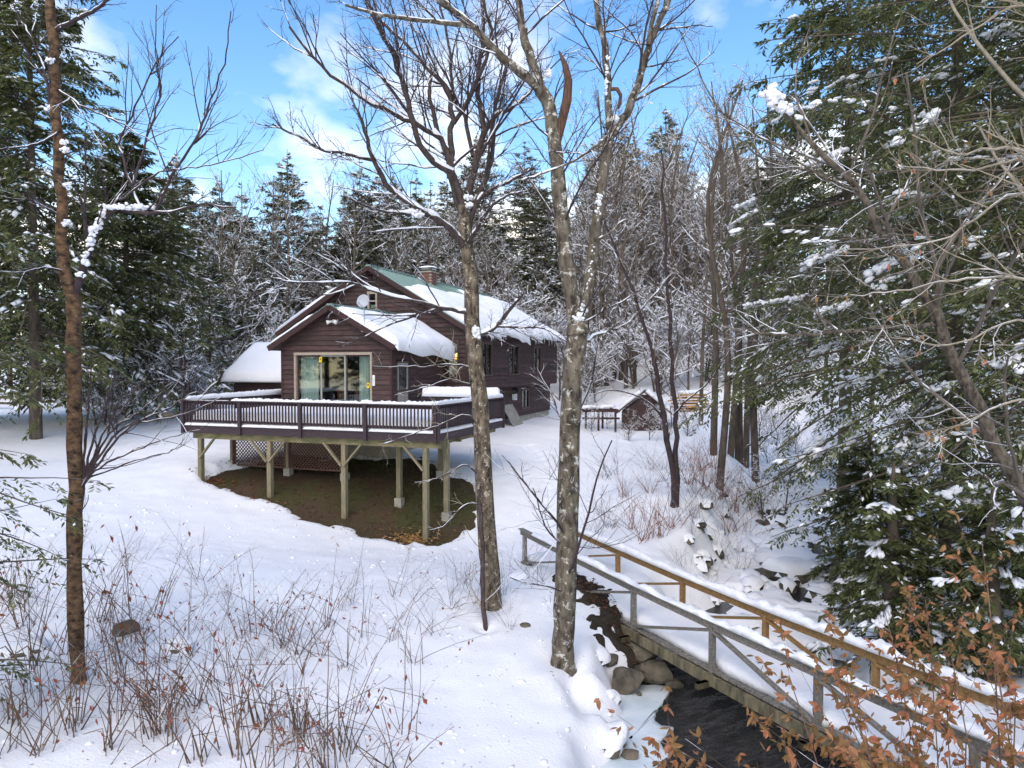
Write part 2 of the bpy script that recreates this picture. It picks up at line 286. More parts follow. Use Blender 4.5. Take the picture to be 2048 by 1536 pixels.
def leaves(C, D, Nn, l, w, fold=0.0):
    """pointed leaf/needle-spray faces"""
    D = nrm(D); S = nrm(np.cross(D, Nn)); n = len(C); U = np.cross(S, D)
    mid = C + D * (l * 0.45)[:, None]
    V = np.stack([C, mid + S * (w / 2)[:, None] + U * (fold * w)[:, None] if np.ndim(fold) or fold else mid + S * (w / 2)[:, None], C + D * l[:, None], mid - S * (w / 2)[:, None] + U * (fold * w)[:, None] if np.ndim(fold) or fold else mid - S * (w / 2)[:, None]], 1).reshape(-1, 3)
    b4 = np.arange(n)[:, None] * 4
    if np.ndim(fold) or fold:
        T = np.concatenate([b4 + np.array([[0, 1, 2]]), b4 + np.array([[0, 2, 3]])]); return V, None, T
    return V, b4 + np.array([[0, 1, 2, 3]]), None
def vnoise(x, y, s=1.0, seed=0):
    """smooth value noise, numpy"""
    x = np.asarray(x, float) * s; y = np.asarray(y, float) * s; xi = np.floor(x).astype(np.int64); yi = np.floor(y).astype(np.int64); fx = x - xi; fy = y - yi; fx = fx * fx * (3 - 2 * fx); fy = fy * fy * (3 - 2 * fy)
    def h(a, c):
        n_ = (a * 374761393 + c * 668265263 + seed * 1442695041) & 0xFFFFFFFF; n_ = ((n_ ^ (n_ >> 13)) * 1274126177) & 0xFFFFFFFF; return ((n_ ^ (n_ >> 16)) & 0xFFFF) / 65535.0
    return (h(xi, yi) * (1 - fx) + h(xi + 1, yi) * fx) * (1 - fy) + (h(xi, yi + 1) * (1 - fx) + h(xi + 1, yi + 1) * fx) * fy
def sstep(a, b_, x): t_ = np.clip((x - a) / (b_ - a), 0, 1); return t_ * t_ * (3 - 2 * t_)
# ------------------------------------------------------------------ house frame (used by the ground too)
HROT = -R(19.6); HU = np.array([math.cos(HROT), math.sin(HROT)]); HV = np.array([-math.sin(HROT), math.cos(HROT)])
HO = np.array([-4.43, 26.1]); HZ = CAMZ - 1.97
def h2w(a, b_, z=0.0): p = HO + a * HU + b_ * HV; return np.array([p[0], p[1], HZ + z])
# ------------------------------------------------------------------ ground
CP = [(-6.4, 10.5, -4.62), (-9, 8, -4.9), (-4, 8, -5.0), (-3, 12, -4.9), (0, 8, -5.5), (-.2, 12, -5.25), (-8, 15, -4.35), (-4, 16, -4.8), (-.4, 14.5, -5.0), (.9, 12.4, -5.22), (.1, 18, -5.05),
      (-14, 18, -4.1), (-20, 12, -4.3), (-20, 30, -3.2), (-32, 45, -2.7), (-40, 62, -2.5), (-14, 27, -3.6), (-12, 34, -3.1), (-8, 30, -3.5), (-5.5, 24.8, -3.75),
      (-.6, 30, -3.35), (-.3, 34, -3.15), (2.8, 43, -3.12), (6, 38, -3.4), (9, 36, -3.6), (.6, 24, -4.1), (2, 20.5, -4.75), (3.0, 27, -3.7), (7.6, 27.5, -4.2), (4.8, 21.2, -4.15), (5.2, 30, -3.7),
      (0, 60, -1.8), (0, 85, 4), (0, 120, 12), (14, 55, 0.5), (20, 70, 3), (34, 95, 9), (-30, 85, -.5), (-40, 120, 3), (-70, 60, -2), (45, 60, 4), (60, 120, 14),
      (10, 13, -5.2), (13, 18, -4.9), (15.5, 25, -4.2), (21, 32, -3), (26, 20, -2.5), (9, 8, -4.7), (6.6, 5.2, -4.9), (5, 3, -4.6), (15, 10, -3.8), (1, 4.5, -5.4), (-5, 4, -5.2), (-14, 6, -4.8), (3, 4, -5.2), (-8, 44, -2.7), (-16, 46, -2.6), (80, 40, 6), (-80, 30, -2), (-60, 100, 1), (-85, 145, 4), (85, 145, 18)]
def deck_px(px, b_):          # deck-plane position for a photo column, house y = b_
    r = (px - 1024) / FPX; o = HO + b_ * HV
    t_ = (o[0] - r * o[1]) / (r * HU[1] - HU[0]); return t_
for px_, py_ in ((403, 966), (541, 992), (690, 1036), (853, 1085)):
    a = deck_px(px_, -4.25); p = h2w(a, -4.25); CP.append((p[0], p[1], -(py_ - 730) / FPX * p[1]))
for a, b_, z in ((3.7, -3.2, -4.72), (2.0, -3.1, -4.42), (2.6, -1.3, -3.72), (-.4, -2.5, -3.72), (-5.2, -2.5, -3.55)):
    p = h2w(a, b_); CP.append((p[0], p[1], z))
CP = np.array(CP, float); CP[:, 2] += CAMZ
def _phi(r): return np.where(r > 1e-6, r * r * np.log(r + 1e-9), 0)
_n = len(CP); _A = np.zeros((_n + 3, _n + 3)); _d = np.linalg.norm(CP[:, None, :2] - CP[None, :, :2], axis=2); _A[:_n, :_n] = _phi(_d) + np.eye(_n) * 1.5
_A[:_n, _n] = 1; _A[:_n, _n + 1:] = CP[:, :2]; _A[_n, :_n] = 1; _A[_n + 1:, :_n] = CP[:, :2].T
_w = np.linalg.solve(_A, np.concatenate([CP[:, 2], np.zeros(3)]))
STREAM = np.array([(2.2, 2, 0), (2.9, 6, 0), (3.35, 10, 0), (3.8, 12, 0), (4.45, 13.7, .0), (6.2, 16.5, .12), (8.3, 20.5, .35), (10.6, 27, .95), (14.5, 38, 1.6), (20, 55, 3.2), (26, 75, 5.2)])
SC = resample(STREAM, 120); SWID = np.interp(SC[:, 1], [2, 8, 11, 14, 18, 22, 30, 80], [1.0, 1.05, 1.12, 1.1, 1.5, 1.7, 1.4, 1.2])
def stream_info(x, y):
    sh = np.shape(x); x = np.ravel(x); y = np.ravel(y); best = np.full(len(x), 1e9); zi = np.zeros(len(x)); wi = np.ones(len(x))
    for c, w in zip(SC, SWID):
        d = np.hypot(x - c[0], y - c[1]); m = d - w < best; best = np.where(m, d - w, best); zi = np.where(m, c[2], zi); wi = np.where(m, w, wi)
    return best.reshape(sh), zi.reshape(sh)
BARE = np.array([h2w(*p)[:2] for p in ((-5.35, -3.9), (-4.6, -4.45), (-2.9, -4.75), (-1.0, -4.95), (1.2, -5.0), (2.6, -5.0), (3.6, -4.95), (4.4, -4.4), (4.75, -3.4), (4.5, -2.2), (3.7, -1.2), (2.6, -.6), (1.6, -.2), (.6, .2), (-4.6, .2), (-4.6, -2.2), (-5.1, -3.0))])
def in_bare(x, y):
    """signed distance-like value to the bare patch under the deck (negative inside)"""
    sh = np.shape(x); x = np.ravel(x); y = np.ravel(y); ins = np.zeros(len(x), bool); dm = np.full(len(x), 1e9); n_ = len(BARE)
    for i in range(n_):
        x1, y1 = BARE[i]; x2, y2 = BARE[(i + 1) % n_]
        c = ((y1 > y) != (y2 > y)) & (x < (x2 - x1) * (y - y1) / (y2 - y1 + 1e-12) + x1); ins ^= c
        t_ = np.clip(((x - x1) * (x2 - x1) + (y - y1) * (y2 - y1)) / ((x2 - x1) ** 2 + (y2 - y1) ** 2), 0, 1); dm = np.minimum(dm, np.hypot(x - x1 - t_ * (x2 - x1), y - y1 - t_ * (y2 - y1)))
    return np.where(ins, -dm, dm).reshape(sh)
def zbase(x, y):
    sh = np.shape(x); x = np.ravel(np.asarray(x, float)); y = np.ravel(np.asarray(y, float)); z = _w[_n] + _w[_n + 1] * x + _w[_n + 2] * y
    for i in range(_n): z = z + _w[i] * _phi(np.hypot(x - CP[i, 0], y - CP[i, 1]))
    s, zs = stream_info(x, y); s = s + (vnoise(x, y, 1.1, 3) - .5) * 0.6 + (vnoise(x, y, 2.9, 13) - .5) * .3
    wd_ = sstep(8.5, 10.5, y) * (1 - sstep(12.6, 14.2, y)); k = (1 - sstep(-.15 + .8 * wd_, 1.5 + .15 * wd_, s)) * (1 - .75 * sstep(34, 50, y)); z = z * (1 - k) + (zs - .3) * k
    return z.reshape(sh)
HOLLOWS = [(.873, 12.4, .38), (-.40, 14.5, .34), (-6.36, 10.4, .30), (-.53, 13.4, .16), (4.82, 21, .3)]
_tp = resample(np.array([(.55, 18.4), (.9, 20.5), (1.4, 23.5), (1.1, 27), (.6, 30), (.9, 34), (2.2, 39)]), 58)
TRACK = [(p_[0] + (.14 if i % 2 else -.14), p_[1]) for i, p_ in enumerate(_tp)]
def zground(x, y):
    """snow surface"""
    x = np.asarray(x, float); y = np.asarray(y, float); z = zbase(x, y)
    near = 1 - sstep(26, 60, y)
    z = z + (vnoise(x, y, .45, 1) - .5) * .16 + (vnoise(x, y, 1.3, 2) - .5) * .06 * near + (vnoise(x, y, 4.0, 5) - .5) * .030 * near + (vnoise(x, y, 2.1, 15) - .5) * .16 * sstep(3.2, 6.0, x) * near + (vnoise(x, y, .16, 9) - .5) * .25
    s, _ = stream_info(x, y)
    br = in_bare(x, y) + (vnoise(x, y, 1.4, 4) - .5) * .5 + (vnoise(x, y, 4.2, 6) - .5) * .38
    z = z + .07 - .22 * (1 - sstep(-.22, .12, br))
    for tx_, ty_, tr_ in HOLLOWS: dd_ = np.hypot(x - tx_, y - ty_); z = z - .10 * np.exp(-(dd_ / tr_) ** 2) + .03 * np.exp(-((dd_ - tr_ * 2) / (tr_ * .7)) ** 2)
    for tx_, ty_ in TRACK: z = z - .085 * np.exp(-(((x - tx_) / .13) ** 2 + ((y - ty_) / .17) ** 2) ** 1.5)
    return z
def ax(*segs):
    out = []
    for a, b_, s in segs: out.append(np.arange(a, b_, s))
    return np.concatenate(out + [np.array([segs[-1][1]])])
gx = ax((-90, -46, 3), (-46, -14, .5), (-14, 9.5, .124), (9.5, 22, .3), (22, 90, 2)); gy = ax((-70, 1, 3.5), (1, 6, .4), (6, 30, .124), (30, 52, .35), (52, 150, 1.5))
GX, GY = np.meshgrid(gx, gy); GZ = zground(GX, GY)
idx = np.arange(GX.size).reshape(GX.shape); Qg = np.stack([idx[:-1, :-1], idx[:-1, 1:], idx[1:, 1:], idx[1:, :-1]], -1).reshape(-1, 4)
tag(add('ground', mk('ground', np.stack([GX, GY, GZ], -1), Qg, None, SNOW, smooth=True)), 'snow covered yard sloping down to the stream and up the wooded hill', kind='structure')
def gz(x, y): return float(zground(np.array([x]), np.array([y]))[0])
bx_, by_ = np.meshgrid(np.arange(-11.5, 2.2, .12), np.arange(18.5, 28.5, .12)); bz_ = zbase(bx_, by_) - .025 + (vnoise(bx_, by_, 1.5, 8) - .5) * .08
idx = np.arange(bx_.size).reshape(bx_.shape); Qb = np.stack([idx[:-1, :-1], idx[:-1, 1:], idx[1:, 1:], idx[1:, :-1]], -1).reshape(-1, 4)
keep = (in_bare(bx_, by_) < .6); kq = keep.ravel()[Qb].all(1)
tag(add('bare_soil', mk('bare_soil', np.stack([bx_, by_, bz_], -1), Qb[kq], None, SOIL, smooth=True)), 'bare brown soil and moss sheltered under the raised deck', kind='structure')
# water and ice
wx, wy = np.meshgrid(np.arange(1.0, 6.4, .045), np.arange(7.5, 15.4, .045)); ca_, sa_ = math.cos(R(28)), math.sin(R(28)); wa, wb_ = wx * ca_ + wy * sa_, -wx * sa_ + wy * ca_
wob = (vnoise(wx, wy, 1.3, 93) - .5) * 1.4
wz = .004 + (vnoise(wa * .9 + wob, wb_ * 3.2 + wob, 1.6, 91) - .5) * .05 + (vnoise(wa * 1.6, wb_ * 5 + wob, 2.2, 92) - .5) * .03
idx = np.arange(wx.size).reshape(wx.shape); Qw = np.stack([idx[:-1, :-1], idx[:-1, 1:], idx[1:, 1:], idx[1:, :-1]], -1).reshape(-1, 4)
tag(add('stream', mk('stream', np.stack([wx, wy, wz + .012], -1), Qw, None, WATER, smooth=True)), 'rippled dark stream pool under the footbridge', kind='structure')
nS = np.arange(0, 95); cen = SC[nS]; tn = nrm(np.gradient(SC[:, :2], axis=0))[nS]; sdv = np.stack([tn[:, 1], -tn[:, 0]], 1)
rows = []
for f in np.linspace(-1, 1, 9): rows.append(np.column_stack([cen[:, :2] + sdv * (f * (SWID[nS] + 1.3))[:, None], cen[:, 2] + .0]))
Vw = np.stack(rows, 1); idx = np.arange(Vw.shape[0] * 9).reshape(-1, 9); Qw = np.stack([idx[:-1, :-1], idx[:-1, 1:], idx[1:, 1:], idx[1:, :-1]], -1).reshape(-1, 4)
tag(add('stream', mk('stream', Vw, Qw, None, WATER, smooth=True)), 'dark fast stream water running below the footbridge', kind='structure')
def on_plane(px, py, z):
    """point of the level plane z seen at a photo position"""
    q = P(px, py, 10.0) - np.array([0, 0, CAMZ]); k = (z - CAMZ) / q[2]; return q * k + np.array([0, 0, CAMZ])
ice_e = [on_plane(*p, .05)[:2] for p in ((1262, 1368), (1335, 1372), (1331, 1398), (1314, 1420), (1310, 1438), (1322, 1450), (1347, 1454), (1330, 1472), (1322, 1484), (1334, 1504), (1338, 1510), (1315, 1530), (1300, 1560), (1290, 1640), (1000, 1700), (960, 1560), (1080, 1450), (1180, 1385))]
ie = resample(np.array(ice_e + ice_e[:1]), 90)[:-1]; ie = ie + rng.normal(size=ie.shape) * .012; c_ = ie.mean(0)
rings = [np.column_stack([c_ + (ie - c_) * f, np.full(len(ie), z_)]) for f, z_ in ((.985, -.05), (1.0, .02), (.985, .05), (.8, .06), (.5, .055), (.2, .05), (.02, .05))]
Vi = np.concatenate(rings); m_ = len(ie); Qi = []
for r_ in range(len(rings) - 1):
    a = np.arange(m_) + r_ * m_; b_ = np.roll(np.arange(m_), -1) + r_ * m_; Qi.append(np.stack([a, b_, b_ + m_, a + m_], 1))
Vi[:, 2] += (vnoise(Vi[:, 0], Vi[:, 1], 3, 11) - .5) * .02
tag(add('stream_ice', mk('stream_ice', Vi, np.concatenate(Qi), None, ICEM, smooth=True)), 'pale blue shelf ice along the near bank of the stream', kind='structure')
# snow covered ice with open slits upstream
nS = np.arange(52, 104); cen = SC[nS]; tn_ = nrm(np.gradient(SC[:, :2], axis=0)); K_ = 26; dense = resample(np.column_stack([SC[nS], SWID[nS]]), 320); tn = nrm(np.gradient(dense[:, :2], axis=0)); sdv = np.stack([tn[:, 1], -tn[:, 0]], 1)
f = np.linspace(-1, 1, K_); Vx = dense[:, None, :2] + sdv[:, None] * (f[None, :, None] * (dense[:, 3] + 1.0)[:, None, None])
nzv = vnoise(Vx[..., 0], Vx[..., 1], 1.4, 21) * .6 + vnoise(Vx[..., 0], Vx[..., 1], 3.6, 22) * .4
zz = dense[:, None, 2] + np.clip((nzv - .40) * 1.6, -.12, .22) + (vnoise(Vx[..., 0], Vx[..., 1], 5, 23) - .5) * .05
Vz = np.concatenate([Vx, zz[..., None]], -1); idx = np.arange(Vz.shape[0] * K_).reshape(-1, K_); Qz = np.stack([idx[:-1, :-1], idx[:-1, 1:], idx[1:, 1:], idx[1:, :-1]], -1).reshape(-1, 4)
tag(add('snowy_stream_ice', mk('snowy_stream_ice', Vz, Qz, None, SNOW, smooth=True)), 'snow covered ice with dark open gaps on the upper stream', kind='structure')
# ------------------------------------------------------------------ house
house = thing('house', 'dark brown clapboard house with green metal roof under thick snow', 'house', (HO[0], HO[1], HZ), HROT)
def wmap(axis, pos, sgn):
    if axis == 'x': return lambda a, n_, z: (a, pos + n_ * sgn, z)
    return lambda a, n_, z: (pos + n_ * sgn, a, z)
def cut(lo, hi, ops, zm):
    iv = [(lo, hi)]
    for o in ops:
        if o[2] < zm < o[3]:
            nv = []
            for a, b_ in iv:
                if o[0] > a: nv.append((a, min(b_, o[0])))
                if o[1] < b_: nv.append((max(a, o[1]), b_))
            iv = [(a, b_) for a, b_ in nv if b_ - a > .02]
    return iv
def siding(parent, axis, pos, sgn, a0, a1, z0, z1, ops=(), clip=None, e=.185, m=SIDING):
    """lapped boards on one wall; each board its own object"""
    f = wmap(axis, pos, sgn); wallparts = []; pieces = []
    z = z0
    while z < z1 - .01:
        zt = min(z + e, z1); zm = (z + zt) / 2
        lo0, hi0 = clip(z) if clip else (a0, a1); lo1, hi1 = clip(zt) if clip else (a0, a1)
        if hi0 - lo0 < .05: break
        if hi1 < lo1: lo1 = hi1 = (lo1 + hi1) / 2
        for a, b_ in cut(lo0, hi0, ops, zm):
            ta = lo1 if a == lo0 else a; tb = hi1 if b_ == hi0 else b_
            if tb < ta: ta = tb = (ta + tb) / 2
            pieces.append((a, b_, ta, tb, z, zt))
            V = [f(a, -.12, z), f(b_, -.12, z), f(b_, 0, z), f(a, 0, z), f(ta, -.12, zt), f(tb, -.12, zt), f(tb, 0, zt), f(ta, 0, zt)]
            wallparts.append((np.array(V, float), BOXQ, None))
        z = zt
    V, Q, T = cat_geo(wallparts); w = add('wall', mk('wall', V, Q, T, TRIM), parent)
    for a, b_, ta, tb, z, zt in pieces:
        V = [f(a, .002, z + .016), f(b_, .002, z + .016), f(b_, .042, z + .016), f(a, .042, z + .016), f(ta, .002, zt), f(tb, .002, zt), f(tb, .008, zt), f(ta, .008, zt)]
        add('siding_board', mk('siding_board', V, BOXQ, None, m), w)
    return w
def window(parent, axis, pos, sgn, a0, a1, z0, z1, fm=WINF, mull=1, rail=False, curtain=0.5, name='window'):
    f = wmap(axis, pos, sgn); B = lambda a, b_, n0, n1, c, d: (lambda p, q: box_geo(min(p[0], q[0]), max(p[0], q[0]), min(p[1], q[1]), max(p[1], q[1]), c, d))(f(a, n0, 0), f(b_, n1, 0))
    w = .075
    V, Q, T = cat_geo([B(a0 - .02, a1 + .02, -.05, .055, z1 - w, z1 + .04), B(a0, a0 + w, -.05, .05, z0, z1 - w), B(a1 - w, a1, -.05, .05, z0, z1 - w)])
    o = add(name, mk(name, V, Q, T, fm), parent)
    V, Q, T = B(a0 - .05, a1 + .05, -.05, .085, z0 - .05, z0 + .02); add('sill', mk('sill', V, Q, T, fm), o)
    step = (a1 - a0 - 2 * w) / (mull + 1); 
    for i in range(mull + 1):
        x0 = a0 + w + i * step; x1 = x0 + step
        if i: V, Q, T = B(x0 - .03, x0 + .03, -.04, .03, z0 + .02, z1 - w); add('mullion', mk('mullion', V, Q, T, fm), o)
        V, Q, T = B(x0, x1, -.022, -.014, z0 + .02, z1 - w); add('pane', mk('pane', V, Q, T, GLASS), o)
    if rail: V, Q, T = B(a0 + w, a1 - w, -.012, .03, (z0 + z1) / 2 - .03, (z0 + z1) / 2 + .03); add('sash_rail', mk('sash_rail', V, Q, T, fm), o)
    if curtain:
        n_ = 40; aa = np.linspace(a0 + w, a1 - w, n_); dd = -.11 + .018 * np.sin(aa * 55); zc = z0 + (z1 - z0) * curtain
        V = np.array([f(a, d, z0) for a, d in zip(aa, dd)] + [f(a, d, zc) for a, d in zip(aa, dd)]); i_ = np.arange(n_ - 1); add('curtain', mk('curtain', V, np.stack([i_, i_ + 1, i_ + 1 + n_, i_ + n_], 1), None, CURT, smooth=True), o)
    return o
WRX, WRZ, WEZ, WH = -2.4, 4.22, 2.69, 2.75      # wing ridge x, z, eave z, half span with overhang
MRX, MRZ, MEZ, MH = -3.5, 6.33, 3.46, 4.87
ws = (WRZ - WEZ) / WH; msl = (MRZ - MEZ) / MH
clipw = lambda z: (max(-4.8, WRX - (WRZ - .16 - z) / ws), min(0, WRX + (WRZ - .16 - z) / ws))
clipm = lambda z: (max(-8.02, MRX - (MRZ - .16 - z) / msl), min(1.02, MRX + (MRZ - .16 - z) / msl))
DX0, DX1, DZ1 = -4.2, -.82, 2.42
siding(house, 'x', 0, -1, -4.8, 0, -.25, WRZ - .17, ops=[(DX0, DX1, -.3, DZ1)], clip=clipw)
siding(house, 'y', 0, 1, 0, 4.6, -.25, WEZ - .1, ops=[(.33, 1.22, -.3, 2.08)])
siding(house, 'y', -4.8, -1, 0, 4.6, -.25, WEZ - .1)
siding(house, 'x', 4.6, -1, -8.02, 1.02, -.3, MRZ - .17, ops=[(.1, .68, 1.55, 3.0), (-3.72, -3.28, 5.32, 5.9), (-3.74, -3.26, 4.42, 5.2)], clip=clipm)
RW = [(6.25, 7.5), (9.75, 11.3), (13.7, 15.1)]
siding(house, 'y', 1.02, 1, 4.6, 18.3, .91, MEZ - .12, ops=[(a, b_, 1.52, 2.98) for a, b_ in RW])
LWIN = [(9.0, 10.3), (12.9, 14.2)]
siding(house, 'y', .62, 1, 4.6, 18.3, -.75, .9, ops=[(a, b_, -.35, .66) for a, b_ in LWIN])
siding(house, 'y', -8.02, -1, 4.6, 18.3, -.5, MEZ - .12)
box('overhang_soffit', TRIM, house, .5, 1.03, 4.6, 18.3, .86, .90)
for x_, y_ in ((0, 0), (-4.8, 0), (1.02, 4.6)):
    box('corner_board', TRIM, house, x_ - .05 if x_ != -4.8 else x_ - .04, x_ + .04 if x_ != -4.8 else x_ + .05, y_ - .045, y_ + .05, -.25 if y_ == 0 else .9, (WEZ if y_ == 0 else MEZ) - .14)
box('corner_board', TRIM, house, .97, 1.06, 18.2, 18.34, .9, MEZ - .14)
box('foundation', CONC, house, .1, .58, 4.6, 18.26, -2.4, -.752)
box('foundation', CONC, house, -4.7, -.1, .12, 4.5, -3.2, -.26)
box('foundation', CONC, house, -7.9, .05, 4.72, 5.1, -3.0, -.31)
box('floor', ROOMW, house, -4.72, -.06, .06, 4.55, -.2, -.02)
window(house, 'x', 4.6, -1, .1, .68, 1.55, 3.0, rail=True, mull=0, curtain=0.4)
for a, b_ in RW: window(house, 'y', 1.02, 1, a, b_, 1.52, 2.98)
for a, b_ in LWIN: window(house, 'y', .62, 1, a, b_, -.35, .66, curtain=.3)
window(house, 'x', 4.6, -1, -3.74, -3.26, 4.42, 5.2, fm=FRAMEW, mull=0, rail=True, curtain=.3)
# louvred gable vent
lv = box('gable_vent', TRIM, house, -3.74, -3.26, 4.565, 4.61, 5.30, 5.92)
for i in range(9):
    V, Q, T = bar_geo((-3.72, 4.545, 5.36 + i * .062), (-3.28, 4.545, 5.36 + i * .062), .05, .012, (0, -.6, .8)); add('louvre', mk('louvre', V, Q, T, WINF), lv)
# three-panel sliding glass door
def sliding_door():
    fm = FRAMEW
    V, Q, T = cat_geo([box_geo(DX0 - .03, DX1 + .03, -.07, .1, DZ1 - .07, DZ1 + .03), box_geo(DX0 - .03, DX0 + .05, -.06, .1, 0, DZ1 - .07), box_geo(DX1 - .05, DX1 + .03, -.06, .1, 0, DZ1 - .07), box_geo(DX0, DX1, -.06, .12, 0, .06)])
    d = add('sliding_door', mk('sliding_door', V, Q, T, fm), house); w3 = (DX1 - DX0 - .1) / 3
    for i in range(3):
        x0 = DX0 + .05 + i * w3; x1 = x0 + w3; y0 = .0 if i == 1 else .045
        V, Q, T = cat_geo([box_geo(x0 - .01, x0 + .055, y0, y0 + .04, .06, DZ1 - .07), box_geo(x1 - .055, x1 + .01, y0, y0 + .04, .06, DZ1 - .07), box_geo(x0 + .055, x1 - .055, y0, y0 + .04, DZ1 - .13, DZ1 - .07), box_geo(x0 + .055, x1 - .055, y0, y0 + .04, .06, .18)])
        p = add('door_panel', mk('door_panel', V, Q, T, STORM if i == 1 else WINF), d)
        V, Q, T = box_geo(x0 + .05, x1 - .05, y0 + .015, y0 + .023, .17, DZ1 - .12); add('pane', mk('pane', V, Q, T, GLASS), p)
    for a, b_ in ((DX0 + .08, DX0 + .85), (DX1 - .72, DX1 - .08)):
        n_ = 70; aa = np.linspace(a, b_, n_); dd = .26 + .03 * np.sin(aa * 52) + .015 * np.sin(aa * 23); V = np.array([(x_, y_, .1) for x_, y_ in zip(aa, dd)] + [(x_, y_ * .9 + .03, DZ1 - .1) for x_, y_ in zip(aa, dd)]); i_ = np.arange(n_ - 1)
        add('curtain', mk('curtain', V, np.stack([i_, i_ + 1, i_ + 1 + n_, i_ + n_], 1), None, CURT, smooth=True), d)
sliding_door()
# storm door on the wing side
sdn = box('storm_door', STORM, house, -.03, .045, .36, 1.19, 0, 2.05)
V, Q, T = cat_geo([box_geo(-.02, .06, .30, .36, 0, 2.12), box_geo(-.02, .06, 1.19, 1.25, 0, 2.12), box_geo(-.02, .065, .30, 1.25, 2.05, 2.12)]); add('door_frame', mk('door_frame', V, Q, T, WINF), sdn)
V, Q, T = box_geo(.046, .052, .46, 1.09, 1.05, 1.95); add('pane', mk('pane', V, Q, T, GLASS), sdn); V, Q, T = box_geo(.046, .07, .40, 1.15, .96, 1.04); add('push_bar', mk('push_bar', V, Q, T, WINF), sdn)
V, Q, T = box_geo(.046, .054, .46, 1.09, .15, .9); add('kick_panel', mk('kick_panel', V, Q, T, PLY), sdn)
# roofs
def roof(rx, rz, ez, half, y0, y1, nameside):
    V, Q = [], []
    for s in (-1, 1):
        pts = [(rx, rz - .02), (rx + s * half, ez - .02), (rx + s * half, ez - .16), (rx, rz - .16)]
        o_ = len(V); V += [(x_, y0, z_) for x_, z_ in pts] + [(x_, y1, z_) for x_, z_ in pts]; Q += (BOXQ + o_).tolist()
    r = add('roof', mk('roof', np.array(V), np.array(Q), None, TRIM), house)
    for s in (-1, 1):
        dx, dz = s * half, ez - rz; ln = math.hypot(dx, dz); nx, nz_ = -dz / ln * s * s, abs(dx) / ln; nx = (rz - ez) / ln * s
        def q(t_, h, y): return (rx + dx * t_ + nx * h, y, rz + dz * t_ + nz_ * h)
        wd = .40; geo = []
        for (ya, yb, ha, hb) in ((0, wd - .012, -.018, .008), (-.018, .018, -.015, .05)):
            geo.append((np.array([q(0, ha, ya), q(1.02, ha, ya), q(1.02, ha, yb), q(0, ha, yb), q(0, hb, ya), q(1.02, hb, ya), q(1.02, hb, yb), q(0, hb, yb)]), BOXQ, None))
        V2, Q2, T2 = cat_geo(geo); me = mk('roof_panel', V2, Q2, T2, METAL); n_ = int((y1 - y0) / wd)
        if (s == -1): n_ = min(n_, 12)
        for i in range(n_): add('roof_panel', me, r, (0, y0 + i * wd + .02, 0))
    for s in (-1, 1):
        p0 = (rx + s * .012, y0 - .022, rz - .1); p1 = (rx + s * half, y0 - .022, ez - .1); V2, Q2, T2 = bar_geo(p0, p1, .03, .2); add('rake_board', mk('rake_board', V2, Q2, T2, TRIM), r)
    V2, Q2, T2 = box_geo(rx - .12, rx + .12, y0 + .01, y1, rz - .012, rz + .045); add('ridge_cap', mk('ridge_cap', V2, Q2, T2, METAL), r)
    return r
roof(WRX, WRZ, WEZ, WH, -.4, 4.62, 'wing'); mroof = roof(MRX, MRZ, MEZ, MH, 4.2, 18.7, 'main')
# chimney of single bricks
chx0, chx1, chy0, chy1 = -3.62, -2.92, 9.3, 10.0
ch = box('chimney', MORTAR, house, chx0 + .012, chx1 - .012, chy0 + .012, chy1 - .012, 5.6, 6.64)
bm_ = mk('brick', *box_geo(-.11, .11, -.05, .05, -.031, .031), BRICK)
for r_ in range(9):
    z_ = 6.0 + r_ * .074
    for s_ in range(4):
        for i in range(3):
            off = (.12 if r_ % 2 else 0) + i * .235 + .11
            if off > .62: continue
            if s_ == 0: add('brick', bm_, ch, (chx0 + off, chy0 + .05, z_))
            if s_ == 1: add('brick', bm_, ch, (chx1 - .05, chy0 + off + .02, z_), (0, 0, R(90)))
            if s_ == 2: add('brick', bm_, ch, (chx0 + .05, chy0 + off + .02, z_), (0, 0, R(90)))
V, Q, T = box_geo(chx0 - .06, chx1 + .06, chy0 - .06, chy1 + .06, 6.645, 6.70); add('chimney_cap', mk('chimney_cap', V, Q, T, CONC), ch)
V, Q, T = cat_geo([bar_geo((x_, y_, 6.70), (x_, y_, 6.84), .03, .03, (0, 1, 0)) for x_ in (chx0, chx1) for y_ in (chy0, chy1)] + [box_geo(chx0 - .12, chx1 + .12, chy0 - .12, chy1 + .12, 6.84, 6.87)]); add('rain_cap', mk('rain_cap', V, Q, T, BLACK), ch)
